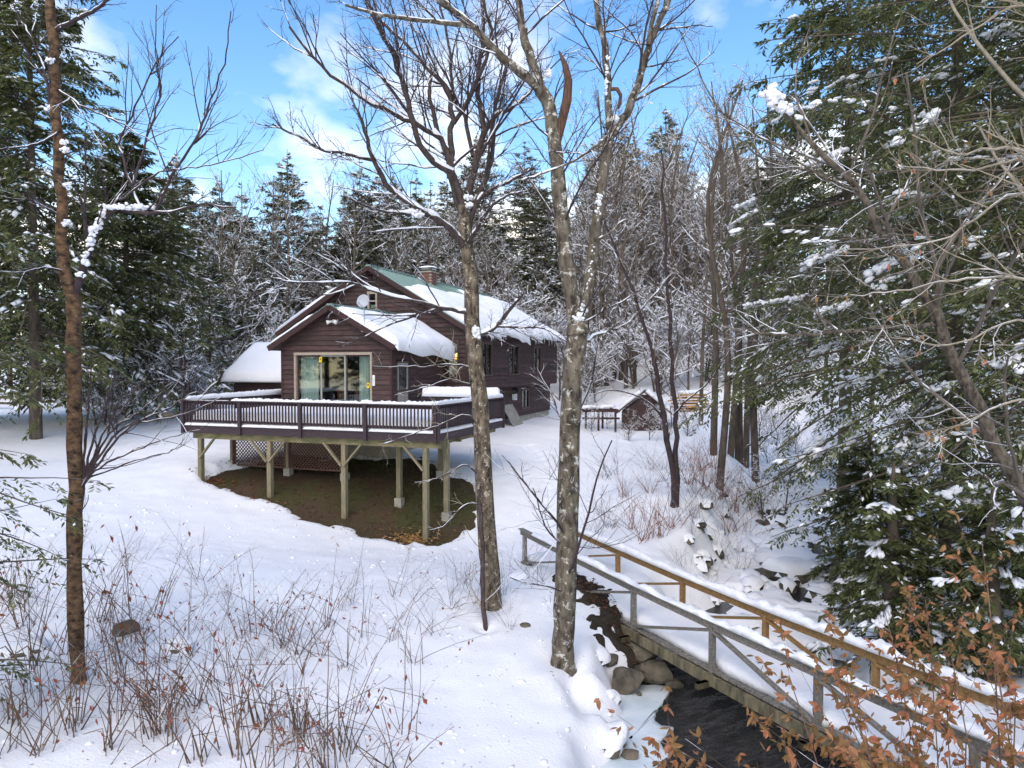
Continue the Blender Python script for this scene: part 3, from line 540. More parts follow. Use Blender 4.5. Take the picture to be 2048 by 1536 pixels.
# snow slabs on slopes
def slope_snow(name, label, rx, rz, ez, half, s, y0, y1, t0f, t1f, thf, droop=.8, ny=60, M=20, noise=.03):
    dx, dz = s * half, ez - rz; ln = math.hypot(dx, dz); nx, nz_ = (rz - ez) / ln * s, abs(dx) / ln; rowsV = []
    ys = np.linspace(y0, y1, ny)
    for j, y in enumerate(ys):
        u_ = (y - y0) / (y1 - y0); e = min(u_, 1 - u_) * (y1 - y0); endk = math.sqrt(max(0, 1 - (1 - min(1, e / .22)) ** 2)) if e < .22 else 1
        t0, t1, th = t0f(y), t1f(y), thf(y); tt = np.linspace(t0, t1, M); bot, top = [], []
        for t_ in tt:
            v = (t_ - t0) / (t1 - t0); pr = min(1, (v / .16)) ** .5 * (1 if v < .86 else math.sqrt(max(0, 1 - ((v - .86) / .14) ** 2)) * .85 + .15 * (1 - (v - .86) / .14))
            h = th * pr * endk * (0.85 + .3 * float(vnoise(y * 1.0, t_ * ln, .8, 31))) + noise * (float(vnoise(y, t_ * ln, 3, 33)) - .5) * pr + .07 * (float(vnoise(y * 2.2, t_ * ln * .35, 1, 35)) - .5) * pr
            over = max(0, t_ - 1) * ln; dr = droop * over * over
            bx = rx + dx * t_; bz = rz + dz * t_ - dr; hk = nx * (1 + over * .5)
            bot.append((bx, y, bz + .012)); top.append((bx + hk * h, y, bz + .012 + nz_ * h))
        rowsV.append(bot + top[::-1])
    Vv = np.array(rowsV); n2 = 2 * M; idx = np.arange(ny * n2).reshape(ny, n2); Q = np.stack([idx[:-1], np.roll(idx, -1, 1)[:-1], np.roll(idx, -1, 1)[1:], idx[1:]], -1).reshape(-1, 4)
    caps = []
    for j in (0, ny - 1):
        for i in range(M - 1): caps.append([idx[j, i], idx[j, i + 1], idx[j, n2 - 2 - i], idx[j, n2 - 1 - i]])
    o = add(name, mk(name, Vv.reshape(-1, 3), np.concatenate([Q, np.array(caps)]), None, SNOW, smooth=True), None, (HO[0], HO[1], HZ), (0, 0, HROT))
    return tag(o, label, 'snow', kind='stuff')
vn = lambda y, s, sd: float(vnoise(y, 3.3, s, sd)) - .5
slope_snow('roof_snow', 'smooth snow slab sagging off the right eave of the front wing', WRX, WRZ, WEZ, WH, 1, -.42, 4.45, lambda y: .10 + .05 * vn(y, 1, 1) + .04 * max(0, y - .5), lambda y: 1.06 + .04 * vn(y, .8, 2) + .03 * min(y, 3) / 3, lambda y: .27 + .03 * min(y, 2.5), droop=4.0)
slope_snow('roof_snow', 'narrow snow edge on the left slope of the front wing', WRX, WRZ, WEZ, WH, -1, -.42, 4.4, lambda y: .22, lambda y: 1.03, lambda y: .17)
slope_snow('roof_snow', 'snow on the left slope of the main roof', MRX, MRZ, MEZ, MH, -1, 4.18, 18.6, lambda y: .30 + .1 * vn(y, 1, 4), lambda y: 1.06, lambda y: .26)
def mt0(y): return .30 + .16 * vn(y, .5, 5) + .10 * vn(y, 2.1, 6) - .10 * float(sstep(11, 16, np.array(y)))
def mt1(y): return 1.04 + .08 * vn(y, .9, 7) + .03 * vn(y, 3, 8)
slope_snow('roof_snow', 'thick ragged snow covering the lower right slope of the main roof', MRX, MRZ, MEZ, MH, 1, 4.22, 18.62, mt0, mt1, lambda y: .30 + .08 * vn(y, .6, 9), droop=1.3, ny=150)
slope_snow('roof_snow', 'thin snow patch high on the right slope of the main roof', MRX, MRZ, MEZ, MH, 1, 12.6, 18.5, lambda y: .10 + .06 * vn(y, 1, 15), lambda y: .36 + .1 * vn(y, 1.3, 16), lambda y: .14, ny=50, M=12)
V, Q, T = lumps(rng, np.array([[(chx0 + chx1) / 2, (chy0 + chy1) / 2, 6.90]]), np.array([[1., 0, 0]]), np.array([.5]), np.array([.5]), np.array([.12]), 2, .08)
tag(add('chimney_snow', mk('chimney_snow', V, Q, T, SNOW, smooth=True), None, (HO[0], HO[1], HZ), (0, 0, HROT)), 'snow cushion on the metal cap of the brick chimney', 'snow', kind='stuff')
# icicles along the right eave
for y_ in np.sort(rng.uniform(4.7, 18.2, 26)):
    l_ = rng.uniform(.12, .42); pth = np.array([[[0, 0, 0], [.01, 0, -l_ * .5], [.0, .01, -l_]]]); V, Q, T = tubes(pth, np.array([[.022, .012, .001]]), 5)
    add('icicle', mk('icicle', V, Q, T, ICICLE, smooth=True), mroof, (MRX + MH + .06 + rng.uniform(-.05, .05), y_, MEZ - .06))
# small things on the walls
def hthing(name, label, cat, a, b_, z): p = h2w(a, b_, z); return thing(name, label, cat, p, HROT)
dsh = hthing('satellite_dish', 'grey satellite dish on a mast at the wing roof edge', 'satellite dish', -.9, -.36, 3.33)
bar('mast', DISH, dsh, (0, 0, -.15), (-.03, 0, .86), .035, .035, (0, 1, 0)); bar('bracket', DISH, dsh, (-.12, 0, -.1), (.1, 0, -.16), .1, .06)
ang = np.linspace(0, 2 * np.pi, 28, endpoint=False); Vd = [(0, .05, 0)]; Td = []; Qd = []
for r_, y_ in ((.12, .04), (.2, .015), (.245, -.012), (.25, -.004)): Vd += [(r_ * math.cos(a) * .95, y_, r_ * math.sin(a)) for a in ang]
for i in range(28):
    Td.append((0, 1 + i, 1 + (i + 1) % 28))
    for r_ in range(3): Qd.append((1 + r_ * 28 + i, 1 + (r_ + 1) * 28 + i, 1 + (r_ + 1) * 28 + (i + 1) % 28, 1 + r_ * 28 + (i + 1) % 28))
add('reflector', mk('reflector', Vd, Qd, Td, DISH, smooth=True), dsh, (-.03, -.06, .98), (R(-14), 0, R(8)))
bar('feed_arm', DISH, dsh, (-.03, -.03, .76), (-.03, -.36, .86), .025, .025); box('feed_horn', DISH, dsh, -.07, .01, -.42, -.34, .84, .92)
fl = hthing('floodlight', 'white twin floodlight below the peak of the front gable', 'light', -2.4, -.05, 3.62)
box('base', WHITE, fl, -.06, .06, -.04, .02, -.06, .06)
for s in (-1, 1):
    V, Q, T = tubes(np.array([[[s * .04, -.05, 0], [s * .12, -.12, -.02], [s * .2, -.2, -.05], [s * .21, -.21, -.052]]]), np.array([[.03, .05, .085, .002]]), 10); add('lamp_head', mk('lamp_head', V, Q, T, WHITE, smooth=True), fl)
th = hthing('thermometer', 'long white wall thermometer beside the sliding door', 'thermometer', -.72, -.045, 1.4); box('plate', WHITE, th, -.05, .05, -.012, .012, -.2, .2); box('tube', YEL, th, -.008, .008, -.018, -.0125, -.15, .12)
for lab, a, z, y in (('yellow window feeder high on the middle door panel', -3.02, 2.18, -.04), ('yellow window feeder low on the last door panel', -.98, 1.22, .02)):
    q = hthing('window_feeder', lab, 'feeder', a, y, z); box('body', YEL, q, -.06, .06, -.03, .01, -.09, .09); box('perch', YEL, q, -.05, .05, -.05, -.03, -.11, -.085); box('front_opening', BLACK, q, -.025, .025, -.034, -.0305, -.02, .04)
wl = hthing('wall_lantern', 'small white lantern on the gable wall above the wing snow', 'lantern', -.95, 4.53, 3.32); box('body', WHITE, wl, -.07, .07, -.08, .03, -.1, .08)
V, Q, T = tubes(np.array([[[0, -.02, .08], [0, -.02, .2]]]), np.array([[.12, .005]]), 4); add('roof', mk('roof', V, Q, T, WHITE), wl)
ul = hthing('utility_box', 'white utility box with dark vents between the lower windows', 'utility box', .66, 11.6, .3); box('body', WHITE, ul, 0, .12, -.22, .22, -.14, .16); box('cover', DISH, ul, .12, .135, -.15, .15, -.09, .11)
vh = hthing('vent_hood', 'black vent hood under the floor overhang', 'vent', .66, 11.55, .75); V, Q, T = tubes(np.array([[[0, 0, 0], [.12, 0, .02], [.22, 0, -.06], [.25, 0, -.14]]]), np.array([[.11, .11, .1, .09]]), 10); add('hood', mk('hood', V, Q, T, BLACK, smooth=True), vh); box('flange', BLACK, vh, -.02, .01, -.15, .15, -.15, .14)
V, Q, T = bar_geo((1.35, 10.4, -1.05), (.74, 10.4, -.02), 1.5, .03, (1, 0, 1)); pb = tag(add('plywood_sheet', mk('plywood_sheet', V, Q, T, PLY), None, (HO[0], HO[1], HZ), (0, 0, HROT)), 'grey plywood sheet leaning on the lower side wall', 'plywood')
lp = hthing('hanging_lamp', 'glowing orange lamp seen through the gable window', 'lamp', .42, 5.15, 2.35)
V, Q, T = tubes(np.array([[[0, 0, -.12], [0, 0, 0], [0, 0, .1], [0, 0, .18]]]), np.array([[.2, .22, .15, .03]]), 14); add('shade', mk('shade', V, Q, T, LAMP, smooth=True), lp); bar('cord', BLACK, lp, (0, 0, .18), (0, 0, .6), .012, .012, (0, 1, 0))
# dining set seen through the glass
tb = hthing('dining_table', 'reddish dining table inside the glass doors', 'table', -2.4, 1.9, 0); box('tabletop', CHAIRW, tb, -.9, .9, -.45, .45, .72, .76)
for sx in (-1, 1):
    for sy in (-1, 1): box('leg', CHAIRW, tb, sx * .82 - .035, sx * .82 + .035, sy * .38 - .035, sy * .38 + .035, -.02, .72)
for i, (cx, lab) in enumerate(((-2.8, 'ladder-back dining chair behind the middle glass panel'), (-2.0, 'ladder-back dining chair behind the last glass panel'))):
    c = hthing('dining_chair', lab, 'chair', cx, 1.25, 0); box('seat', CHAIRW, c, -.21, .21, -.2, .2, .43, .47)
    for sx in (-1, 1):
        box('leg', CHAIRW, c, sx * .19 - .02, sx * .19 + .02, -.2, -.16, -.02, .98); box('leg', CHAIRW, c, sx * .19 - .02, sx * .19 + .02, .16, .2, -.02, .43)
    for k in range(4): box('back_slat', CHAIRW, c, -.17, .17, -.195, -.17, .56 + k * .11, .62 + k * .11)
# ------------------------------------------------------------------ annex on the left
an = thing('garage', 'low brown outbuilding with snow covered roof left of the house', 'garage', (HO[0], HO[1], HZ), HROT)
AX0, AX1, AY0, AY1 = -14.6, -8.3, 8.6, 14.0; AE, AR = 1.25, 3.3
siding(an, 'x', AY0, -1, AX0, AX1, -1.0, AE, e=.2); siding(an, 'y', AX0, -1, AY0, AY1, -1.0, AE, e=.25)
ym = (AY0 + AY1) / 2; hy = ym - AY0 + .4; V = []; Q = []
for s in (-1, 1):
    pts = [(ym, AR), (ym + s * hy, AE - .1), (ym + s * hy, AE - .22), (ym, AR - .13)]; o_ = len(V); V += [(AX0 - .35, y_, z_) for y_, z_ in pts] + [(AX1, y_, z_) for y_, z_ in pts]; Q += (BOXQ + o_).tolist()
add('roof', mk('roof', np.array(V), np.array(Q), None, METAL), an)
V = []; M_ = 14; nx_ = 40; th_ = .36
for i, x_ in enumerate(np.linspace(AX0 - .45, AX1, nx_)):
    e = x_ - (AX0 - .45); ek = math.sqrt(max(0, 1 - (1 - min(1, e / .16)) ** 2)); bot = []; top = []
    for t_ in np.linspace(.06 + .04 * vn(x_, 1.2, 3), 1.05, M_):
        v = (t_ - .06) / .99; pr = min(1, max(v, 0) / .12) ** .5 * (1 if v < .88 else math.sqrt(max(0, 1 - ((v - .88) / .125) ** 2))); y_ = ym - hy * t_; z_ = AR + (AE - .1 - AR) * t_ + .012; h_ = th_ * pr * ek * (.9 + .3 * float(vnoise(x_, t_ * 4, 1, 41))); bot.append((x_, y_, z_)); top.append((x_, y_ - .35 * h_, z_ + .93 * h_))
    V.append(bot + top[::-1])
V = np.array(V); idx = np.arange(nx_ * 2 * M_).reshape(nx_, -1); Q = np.stack([idx[:-1], np.roll(idx, -1, 1)[:-1], np.roll(idx, -1, 1)[1:], idx[1:]], -1).reshape(-1, 4)
tag(add('roof_snow', mk('roof_snow', V.reshape(-1, 3), Q, None, SNOW, smooth=True), None, (HO[0], HO[1], HZ), (0, 0, HROT)), 'smooth deep snow on the roof of the low outbuilding', 'snow', kind='stuff')
# ------------------------------------------------------------------ deck
DL, DR, DF, DB = -5.35, 3.99, -4.5, .99
deck = thing('deck', 'raised wooden deck with plum brown railing on tall posts', 'deck', (HO[0], HO[1], HZ), HROT)
def gloc(a, b_): p = h2w(a, b_); return float(zbase(np.array([p[0]]), np.array([p[1]]))[0]) - HZ
for i, y0 in enumerate(np.arange(DF + .05, DB - .02, .145)):
    x1 = DR - .05; box('deck_plank', POSTW, deck, DL + .05, (-.01 if False else x1) if y0 < -.16 else DR - .05, y0, y0 + .138, -.038, 0) if y0 < -.16 else box('deck_plank', POSTW, deck, .05, DR - .05, y0, y0 + .138, -.038, 0)
for x_ in np.arange(DL + .3, DR, .41): box('joist', POSTW, deck, x_ - .02, x_ + .02, DF + .06, (DB if x_ > .05 else -.05), -.235, -.04)
F = -.02
box('fascia_board', DECKP, deck, DL, DR, DF - .0, DF + .045, -.27, F); box('fascia_board', DECKP, deck, DL - .045, DL - .001, DF, -.1, -.27, F); box('fascia_board', DECKP, deck, DR + .001, DR + .045, DF, DB, -.27, F); box('fascia_board', DECKP, deck, .06, DR, DB - .045, DB, -.27, F)
box('beam', BEAMW, deck, DL + .3, DR + .05, DF + .12, DF + .26, -.47, -.24)
box('beam', BEAMW, deck, DL + .5, DR - .1, -2.62, -2.48, -.45, -.24)
box('beam', BEAMW, deck, DR - .38, DR - .24, DF + .3, DB - .1, -.44, -.24)
fpx = (403, 541, 690, 853); fa = [deck_px(p, -4.25) for p in fpx]
for i, a in enumerate(fa):
    z_ = gloc(a, -4.31); box('support_post', POSTW, deck, a - .075, a + .075, -4.385, -4.235, z_ - .3, -.472)
    for s in (-1, 1):
        if (i == 0 and s == -1) or (i == 3 and s == 1): continue
        bar('brace', POSTW, deck, (a + s * .04, -4.42, -1.12), (a + s * .66, -4.42, -.44), .05, .1, (0, 1, 0))
for a, b_ in ((3.7, -3.2), (2.0, -3.1), (2.6, -1.3), (-.36, -2.55), (-2.6, -2.6), (-5.0, -2.55)):
    z_ = gloc(a, b_); box('support_post', POSTW, deck, a - .075, a + .075, b_ - .075, b_ + .075, z_ + .2, -.24)
    box('footing', CONC, deck, a - .12, a + .12, b_ - .12, b_ + .12, z_ - .3, z_ + .2)
# lattice screens
for a0, a1 in ((-4.9, -2.68), (-2.52, -.45)):
    z0, z1 = -1.55, -.46; y = -2.66; lat = box('lattice_frame', LATT, deck, a0, a1, y - .02, y + .02, z0 - .06, z0); geo = []
    for s, yy in ((1, y - .006), (-1, y + .006)):
        h = z1 - z0
        for c in np.arange(a0 - h, a1 + h, .13):
            xa, xb = (c, c + h) if s == 1 else (c + h, c); p0 = [xa, z0]; p1 = [xb, z1]
            t0, t1 = 0., 1.
            dx = xb - xa
            ta, tb = sorted(((a0 - xa) / dx, (a1 - xa) / dx)); t0, t1 = max(0, ta), min(1, tb)
            if t1 - t0 < .05: continue
            geo.append(bar_geo((xa + dx * t0, yy, z0 + h * t0), (xa + dx * t1, yy, z0 + h * t1), .032, .008, (0, 1, 0)))
    V, Q, T = cat_geo(geo); l_ = add('lattice_strips', mk('lattice_strips', V, Q, T, LATT), lat); l_['kind'] = 'stuff'
    for xx in (a0, a1): box('lattice_stile', LATT, deck, xx - .03, xx + .03, y - .024, y + .024, z0, z1)
# railings
RT = .81
balm = mk('baluster', *box_geo(-.019, .019, -.019, .019, .10, RT - .07), DECKP)
def rail_run(p0, p1, nb, nbal, posts=True):
    p0 = np.array(p0, float); p1 = np.array(p1, float); d = (p1 - p0); L_ = np.linalg.norm(d); d /= L_; n_ = np.array([-d[1], d[0]]); rz = math.atan2(d[1], d[0])
    q = lambda s, off=0: p0 + d * s + n_ * off
    bar('top_rail', DECKP, deck, (*q(-.03), RT - .02), (*q(L_ + .03), RT - .02), .14, .04)
    for zz in (RT - .09, .12): bar('rail_stringer', DECKP, deck, (*q(0, .035), zz), (*q(L_, .035), zz), .035, .085)
    for i in range(nb + 1):
        s = L_ * i / nb
        if posts: V, Q, T = box_geo(-.05, .05, -.05, .05, -.30, RT - .042); add('rail_post', mk('rail_post', V, Q, T, DECKP), deck, (*q(s, -.06), 0), (0, 0, rz))
        if i < nb:
            for j in range(nbal): add('baluster', balm, deck, (*q(s + L_ / nb * (j + 1) / (nbal + 1), -.01), 0), (0, 0, rz))
rail_run((DL + .03, DF + .03), (DR - .03, DF + .03), 4, 19); rail_run((DR - .03, DF + .03), (DR - .03, DB - .03), 2, 21); rail_run((DR - .03, DB - .03), (.75, DB - .03), 1, 22); rail_run((DL + .03, .95), (DL + .03, DF + .03), 2, 17)
for a in (-.36, -2.6): pass
# snow on deck and rails
def snow_strip(name, label, pts, width, hfun, parent=None, n=80, frame=True, edge=.06, under=None, seed=0, msmooth=True, rag=.02):
    """rounded ridge of snow lying along a polyline"""
    pts = np.asarray(pts, float); pl = resample(pts, n) if len(pts) > 2 else resample(pts, n); T = nrm(np.gradient(pl, axis=0)); S = nrm(np.cross(T, UP)); K = 9; a = np.linspace(0, np.pi, K); rowsV = []
    for i in range(n):
        u_ = i / (n - 1); dist = min(u_, 1 - u_) * np.linalg.norm(np.diff(pl, axis=0), axis=1).sum(); ek = math.sqrt(max(0.02, 1 - (1 - min(1, dist / .08)) ** 2)); h = hfun(u_) * ek; w = width / 2 * (1 + .25 * (float(vnoise(i * .35, seed + .5, 1, 51)) - .5)) * (.7 + .3 * ek)
        ca = np.sign(np.cos(a)) * np.abs(np.cos(a)) ** .6; sa = np.abs(np.sin(a)) ** .6
        rowsV.append(pl[i] + S[i][None] * (ca * w)[:, None] + UP[None] * (sa * h * (1 + rag * rng.normal(size=K)))[:, None])
    V = np.array(rowsV); idx = np.arange(n * K).reshape(n, K); Q = np.stack([idx[:-1], np.roll(idx, -1, 1)[:-1], np.roll(idx, -1, 1)[1:], idx[1:]], -1).reshape(-1, 4)
    cap = [[idx[j, i], idx[j, i + 1], idx[j, K - 2 - i], idx[j, K - 1 - i]] for j in (0, n - 1) for i in range(K // 2)]
    o = add(name, mk(name, V.reshape(-1, 3), np.concatenate([Q, np.array(cap)]), None, SNOW, smooth=msmooth), None, (HO[0], HO[1], HZ) if frame else (0, 0, 0), (0, 0, HROT) if frame else (0, 0, 0))
    return tag(o, label, 'snow', kind='stuff')
nzf = lambda s, sc: (lambda u_: float(vnoise(u_ * sc, s + .5, 1, s)) - .5)
f1, f2 = nzf(61, 40), nzf(62, 90)
snow_strip('rail_snow', 'long crumbly snow ridge on the front deck railing', [(-3.35, DF + .03, RT), (DR, DF + .03, RT)], .15, lambda u_: .075 + .08 * f1(u_) + .06 * f2(u_), n=200, rag=.16)
snow_strip('rail_snow', 'thin snow line on the bare end of the front railing', [(DL, DF + .03, RT - .005), (-3.5, DF + .03, RT - .005)], .12, lambda u_: .016 + .01 * f1(u_), n=60)
snow_strip('rail_snow', 'snow ridge on the railing beside the maple trunk', [(DR - .03, DF, RT), (DR - .03, DB, RT)], .16, lambda u_: .11 + .05 * f1(u_), n=100, rag=.08)
snow_strip('rail_snow', 'tall snow loaf on the rear deck railing', [(DR - .1, DB - .03, RT - .01), (.8, DB - .03, RT - .01)], .30, lambda u_: .36 + .06 * f1(u_ * .3), n=70)
snow_strip('rail_snow', 'deep snow cap on the left deck railing', [(DL + .03, DF + .1, RT), (DL + .03, .95, RT)], .20, lambda u_: .12 + .1 * u_ + .05 * f1(u_ * .6), n=80, rag=.06)
for i in range(4):
    x0 = DL + .1 + i * (DR - DL) / 4; x1 = x0 + (DR - DL) / 4 - .16
    snow_strip('edge_snow', f"{('first', 'second', 'third', 'last')[i]} snow strip from the left below the front balusters", [(x0, DF - .01, F - .002), (x1, DF - .01, F - .002)], .10, lambda u_: .075 + .03 * f1(u_ + i), n=60, rag=.06)
for i in range(2):
    y0 = DF + .1 + i * 2.75; snow_strip('edge_snow', f"{('near', 'far')[i]} snow strip below the balusters on the stair side of the deck", [(DR, y0, F - .002), (DR, y0 + 2.55, F - .002)], .10, lambda u_: .075 + .03 * f1(u_ + i), n=50, rag=.06)
xs = np.linspace(DL + .14, DR - .14, 70); ys = np.linspace(DF + .13, DB - .12, 42); XX, YY = np.meshgrid(xs, ys)
ed = np.minimum.reduce([XX - xs[0], xs[-1] - XX, YY - ys[0], ys[-1] - YY]); ZZ = .005 + (.40 + .10 * (vnoise(XX, YY, .6, 71) - .5) + .03 * (vnoise(XX, YY, 2.5, 72) - .5)) * np.sqrt(np.clip(ed / .16, 0, 1)); ZZ[(XX < .02) & (YY > -.03)] = .005
idx = np.arange(XX.size).reshape(XX.shape); Q = np.stack([idx[:-1, :-1], idx[:-1, 1:], idx[1:, 1:], idx[1:, :-1]], -1).reshape(-1, 4); kq = ~((XX < .0) & (YY > .02)).ravel()[Q].any(1)
tag(add('deck_snow', mk('deck_snow', np.stack([XX, YY, ZZ], -1), Q[kq], None, SNOW, smooth=True), None, (HO[0], HO[1], HZ), (0, 0, HROT)), 'deep untouched snow lying on the deck floor', 'snow', kind='stuff')
# grass and litter on the bare patch
n_ = 14000; q = np.column_stack([rng.uniform(-11.5, 2, n_ * 2), rng.uniform(18.5, 28, n_ * 2)]); q = q[(in_bare(q[:, 0], q[:, 1]) < .02) & (rng.random(len(q)) < sstep(-7.5, -2.5, q[:, 0]) * .9 + .1)][:n_]; C = np.column_stack([q, zbase(q[:, 0], q[:, 1]) - .03]); D = nrm(rng.normal(size=(len(q), 3)) * np.array([1, 1, .15]) + np.array([0, 0, .55]))
V, Q, T = leaves(C, D, rng.normal(size=C.shape), rng.uniform(.06, .16, len(C)), rng.uniform(.008, .018, len(C)))
tag(add('dead_grass', mk('dead_grass', V, Q, T, BLADE)), 'short olive dead grass under the deck', 'grass', kind='stuff')
for px_, py_, nn_, lab, mm in ((827, 1052, 500, 'bright tan straw tuft beside the tall front post', STRAW), (430, 962, 160, 'rusty dead leaves at the left deck post', LEAFD), (525, 980, 120, 'small rusty leaf patch behind the second deck post', LEAFD), (905, 1078, 300, 'brown litter at the corner of the bare patch', LEAFD)):
    a = on_plane(px_, py_, CAMZ - 3.9 if px_ < 600 else CAMZ - 4.75); C = a[None, :2] + rng.normal(size=(nn_, 2)) * np.array([.35, .22]); C = np.column_stack([C, zbase(C[:, 0], C[:, 1]) + .0 + rng.random(nn_) * .05]); D = rng.normal(size=(nn_, 3)) * np.array([1, 1, .25])
    V, Q, T = leaves(C, D, UP + rng.normal(size=(nn_, 3)) * .5, rng.uniform(.08, .22, nn_), rng.uniform(.02, .04, nn_)); tag(add('leaf_litter', mk('leaf_litter', V, Q, T, mm)), lab, 'leaf litter', kind='stuff')

n_ = 1700; q = np.column_stack([rng.uniform(-11.5, 2, n_ * 4), rng.uniform(18.5, 28, n_ * 4)]); q = q[in_bare(q[:, 0], q[:, 1]) < .25][:n_]; C = np.column_stack([q, np.maximum(zbase(q[:, 0], q[:, 1]) + .0, zground(q[:, 0], q[:, 1])) + .012])
V, Q, T = leaves(C, rng.normal(size=C.shape) * np.array([1, 1, .2]), UP + rng.normal(size=C.shape) * .6, rng.uniform(.05, .13, len(C)), rng.uniform(.025, .05, len(C)), fold=.2)
tag(add('leaf_litter', mk('leaf_litter', V, Q, T, WETLEAF)), 'dark fallen leaves strewn under the whole deck', 'leaf litter', kind='stuff')
# ------------------------------------------------------------------ telling repeats apart
ONES = ['', 'second', 'third', 'fourth', 'fifth', 'sixth', 'seventh', 'eighth', 'ninth', 'tenth', 'eleventh', 'twelfth', 'thirteenth', 'fourteenth', 'fifteenth', 'sixteenth', 'seventeenth', 'eighteenth', 'nineteenth', 'twentieth', 'twenty-first', 'twenty-second', 'twenty-third', 'twenty-fourth', 'twenty-fifth', 'twenty-sixth', 'twenty-seventh', 'twenty-eighth', 'twenty-ninth', 'thirtieth'] + ['thirty-' + q for q in ('first', 'second', 'third', 'fourth', 'fifth', 'sixth', 'seventh', 'eighth', 'ninth')] + ['fortieth'] + ['forty-' + q for q in ('first', 'second', 'third', 'fourth', 'fifth', 'sixth', 'seventh', 'eighth', 'ninth')]
FAR = ((60, 'left of the birch trunk'), (230, 'behind the birch trunk'), (440, 'left of the outbuilding roof'), (560, 'above the outbuilding roof'), (760, 'behind the front gable'), (930, 'behind the main roof ridge'), (1000, 'behind the wide crowned tree'), (1120, 'between the two centre trunks'), (1230, 'behind the two-stemmed tree'), (1340, 'above the shed'), (1430, 'beyond the lumber pile'), (1540, 'behind the row of trunks'), (1700, 'behind the upstream hemlock'), (9e9, 'behind the huge right hemlock'))
NEAR = ((60, 'at the left edge'), (140, 'just left of the birch foot'), (260, 'just right of the birch foot'), (380, 'below the left deck post'), (480, 'below the first deck bay'), (600, 'below the second deck post'), (720, 'below the third deck post'), (900, 'below the tall front post'), (1000, 'by the foot of the wide crowned tree'), (1100, 'beside the bridge end'), (1200, 'behind the two-stemmed tree foot'), (1300, 'on the slope above the bridge'), (1380, 'at the foot of the double-stemmed sapling'), (1450, 'below the slim grey trunks'), (9e9, 'below the close pair of grey trunks'))
def name_all(objs, what, places):
    bins = {}
    for o in objs:
        x_, y_, _ = o.location; px = 1024 + FPX * x_ / y_
        for lim, pl_ in places:
            if px < lim: bins.setdefault(pl_, []).append((y_, o)); break
    for pl_, ls in bins.items():
        for k, (_, o) in enumerate(sorted(ls, key=lambda q: q[0])):
            o['label'] = (what + ' ' + pl_) if len(ls) == 1 else f"{(ONES[min(k, 48)] + ' nearest').strip()} {what} {pl_}"
# ------------------------------------------------------------------ footbridge
BR0 = np.array([.22, 18.0]); BRD = np.array([.507, -1.0]); BRN = np.array([.892, .452]) * 1.22
RTZ = CAMZ - 4.18
def bsag(k): return -.13 * math.sin(math.pi * min(max(k, 0), 11.6) / 11.6)
def bp(k, z, side=0.0): p = BR0 + BRD * k + BRN * side; return np.array([p[0], p[1], RTZ + z + bsag(k)])
br = thing('footbridge', 'sagging wooden footbridge with diagonal braces crossing the stream', 'bridge', bp(0, -.9)); borg = np.array(br.location)
KS = [.2, 2.25, 4.25, 6.2, 8.1, 10.0, 11.6]; perp3 = np.array([.892, .452, 0])
for side, wood in ((0.0, GREYW), (1.0, YELW)):
    for i, k in enumerate(KS):
        bar('post', wood, br, bp(k, -1.05, side), bp(k, -.07, side), .088, .088, perp3, borg)
        if i < len(KS) - 1:
            k2 = KS[i + 1]
            bar('handrail', wood, br, bp(k - (.18 if i == 0 else 0), -.065, side) + perp3 * .0, bp(k2, -.065, side), .05, .125, UP, borg)
            bar('rail_cap', wood, br, bp(k - (.2 if i == 0 else 0), .012, side), bp(k2, .012, side), .135, .026, UP, borg)
            if i < 3: bar('diagonal_brace', wood, br, bp(k + .02, -.80, side), bp(k2 - .04, -.15, side), .04, .085, perp3, borg)
            else: bar('diagonal_brace', wood, br, bp(k + .04, -.15, side), bp(k2 - .02, -.80, side), .04, .085, perp3, borg)
            km = k2 - .12
            pth = np.array([[bp(km, -.9, side), bp(km, -.12, side)]]) - borg; V, Q, T = tubes(pth + np.array([[perp3 * .06]]), np.full((1, 2), .007), 5); add('tie_rod', mk('tie_rod', V, Q, T, BLACK), br)
        bar('crossbeam', STRW, br, bp(k, -1.02, -.28), bp(k, -1.02, 1.2), .085, .1, UP, borg)
    for i in range(len(KS) - 1):
        k0, k1 = KS[i] - (.1 if i == 0 else 0), KS[i + 1]
        bar('stringer', STRW, br, bp(k0, -.95, side - .06 if side == 0 else side + .06), bp(k1, -.95, side - .06 if side == 0 else side + .06), .06, .18, UP, borg)
for k in np.arange(.15, 11.6, .155):
    bar('deck_plank', GREYW, br, bp(k, -.815, -.04), bp(k, -.815, 1.04), .155, .038, UP, borg)
f3 = nzf(81, 30); f4 = nzf(82, 70)
def bline(side, z, k0, k1, n=24): return [bp(k, z, side) for k in np.linspace(k0, k1, n)]
snow_strip('rail_snow', 'snow ridge on the near grey handrail of the footbridge', bline(0, .026, .6, 11.6), .16, lambda u_: max(.012, .065 + .10 * f3(u_) + .09 * f4(u_)), n=220, frame=False, rag=.14, seed=2)
snow_strip('rail_snow', 'snow ridge on the far amber handrail of the footbridge', bline(1, .026, 0, 11.6), .17, lambda u_: max(.012, .11 + .12 * f3(u_ + .4) + .09 * f4(u_)), n=220, frame=False, rag=.14, seed=3)
snow_strip('bridge_snow', 'trampled snow filling the footbridge walkway', bline(.5, -.795, .05, 11.6), 1.08, lambda u_: .20 + .05 * f3(u_), n=120, frame=False, rag=.03, seed=4)
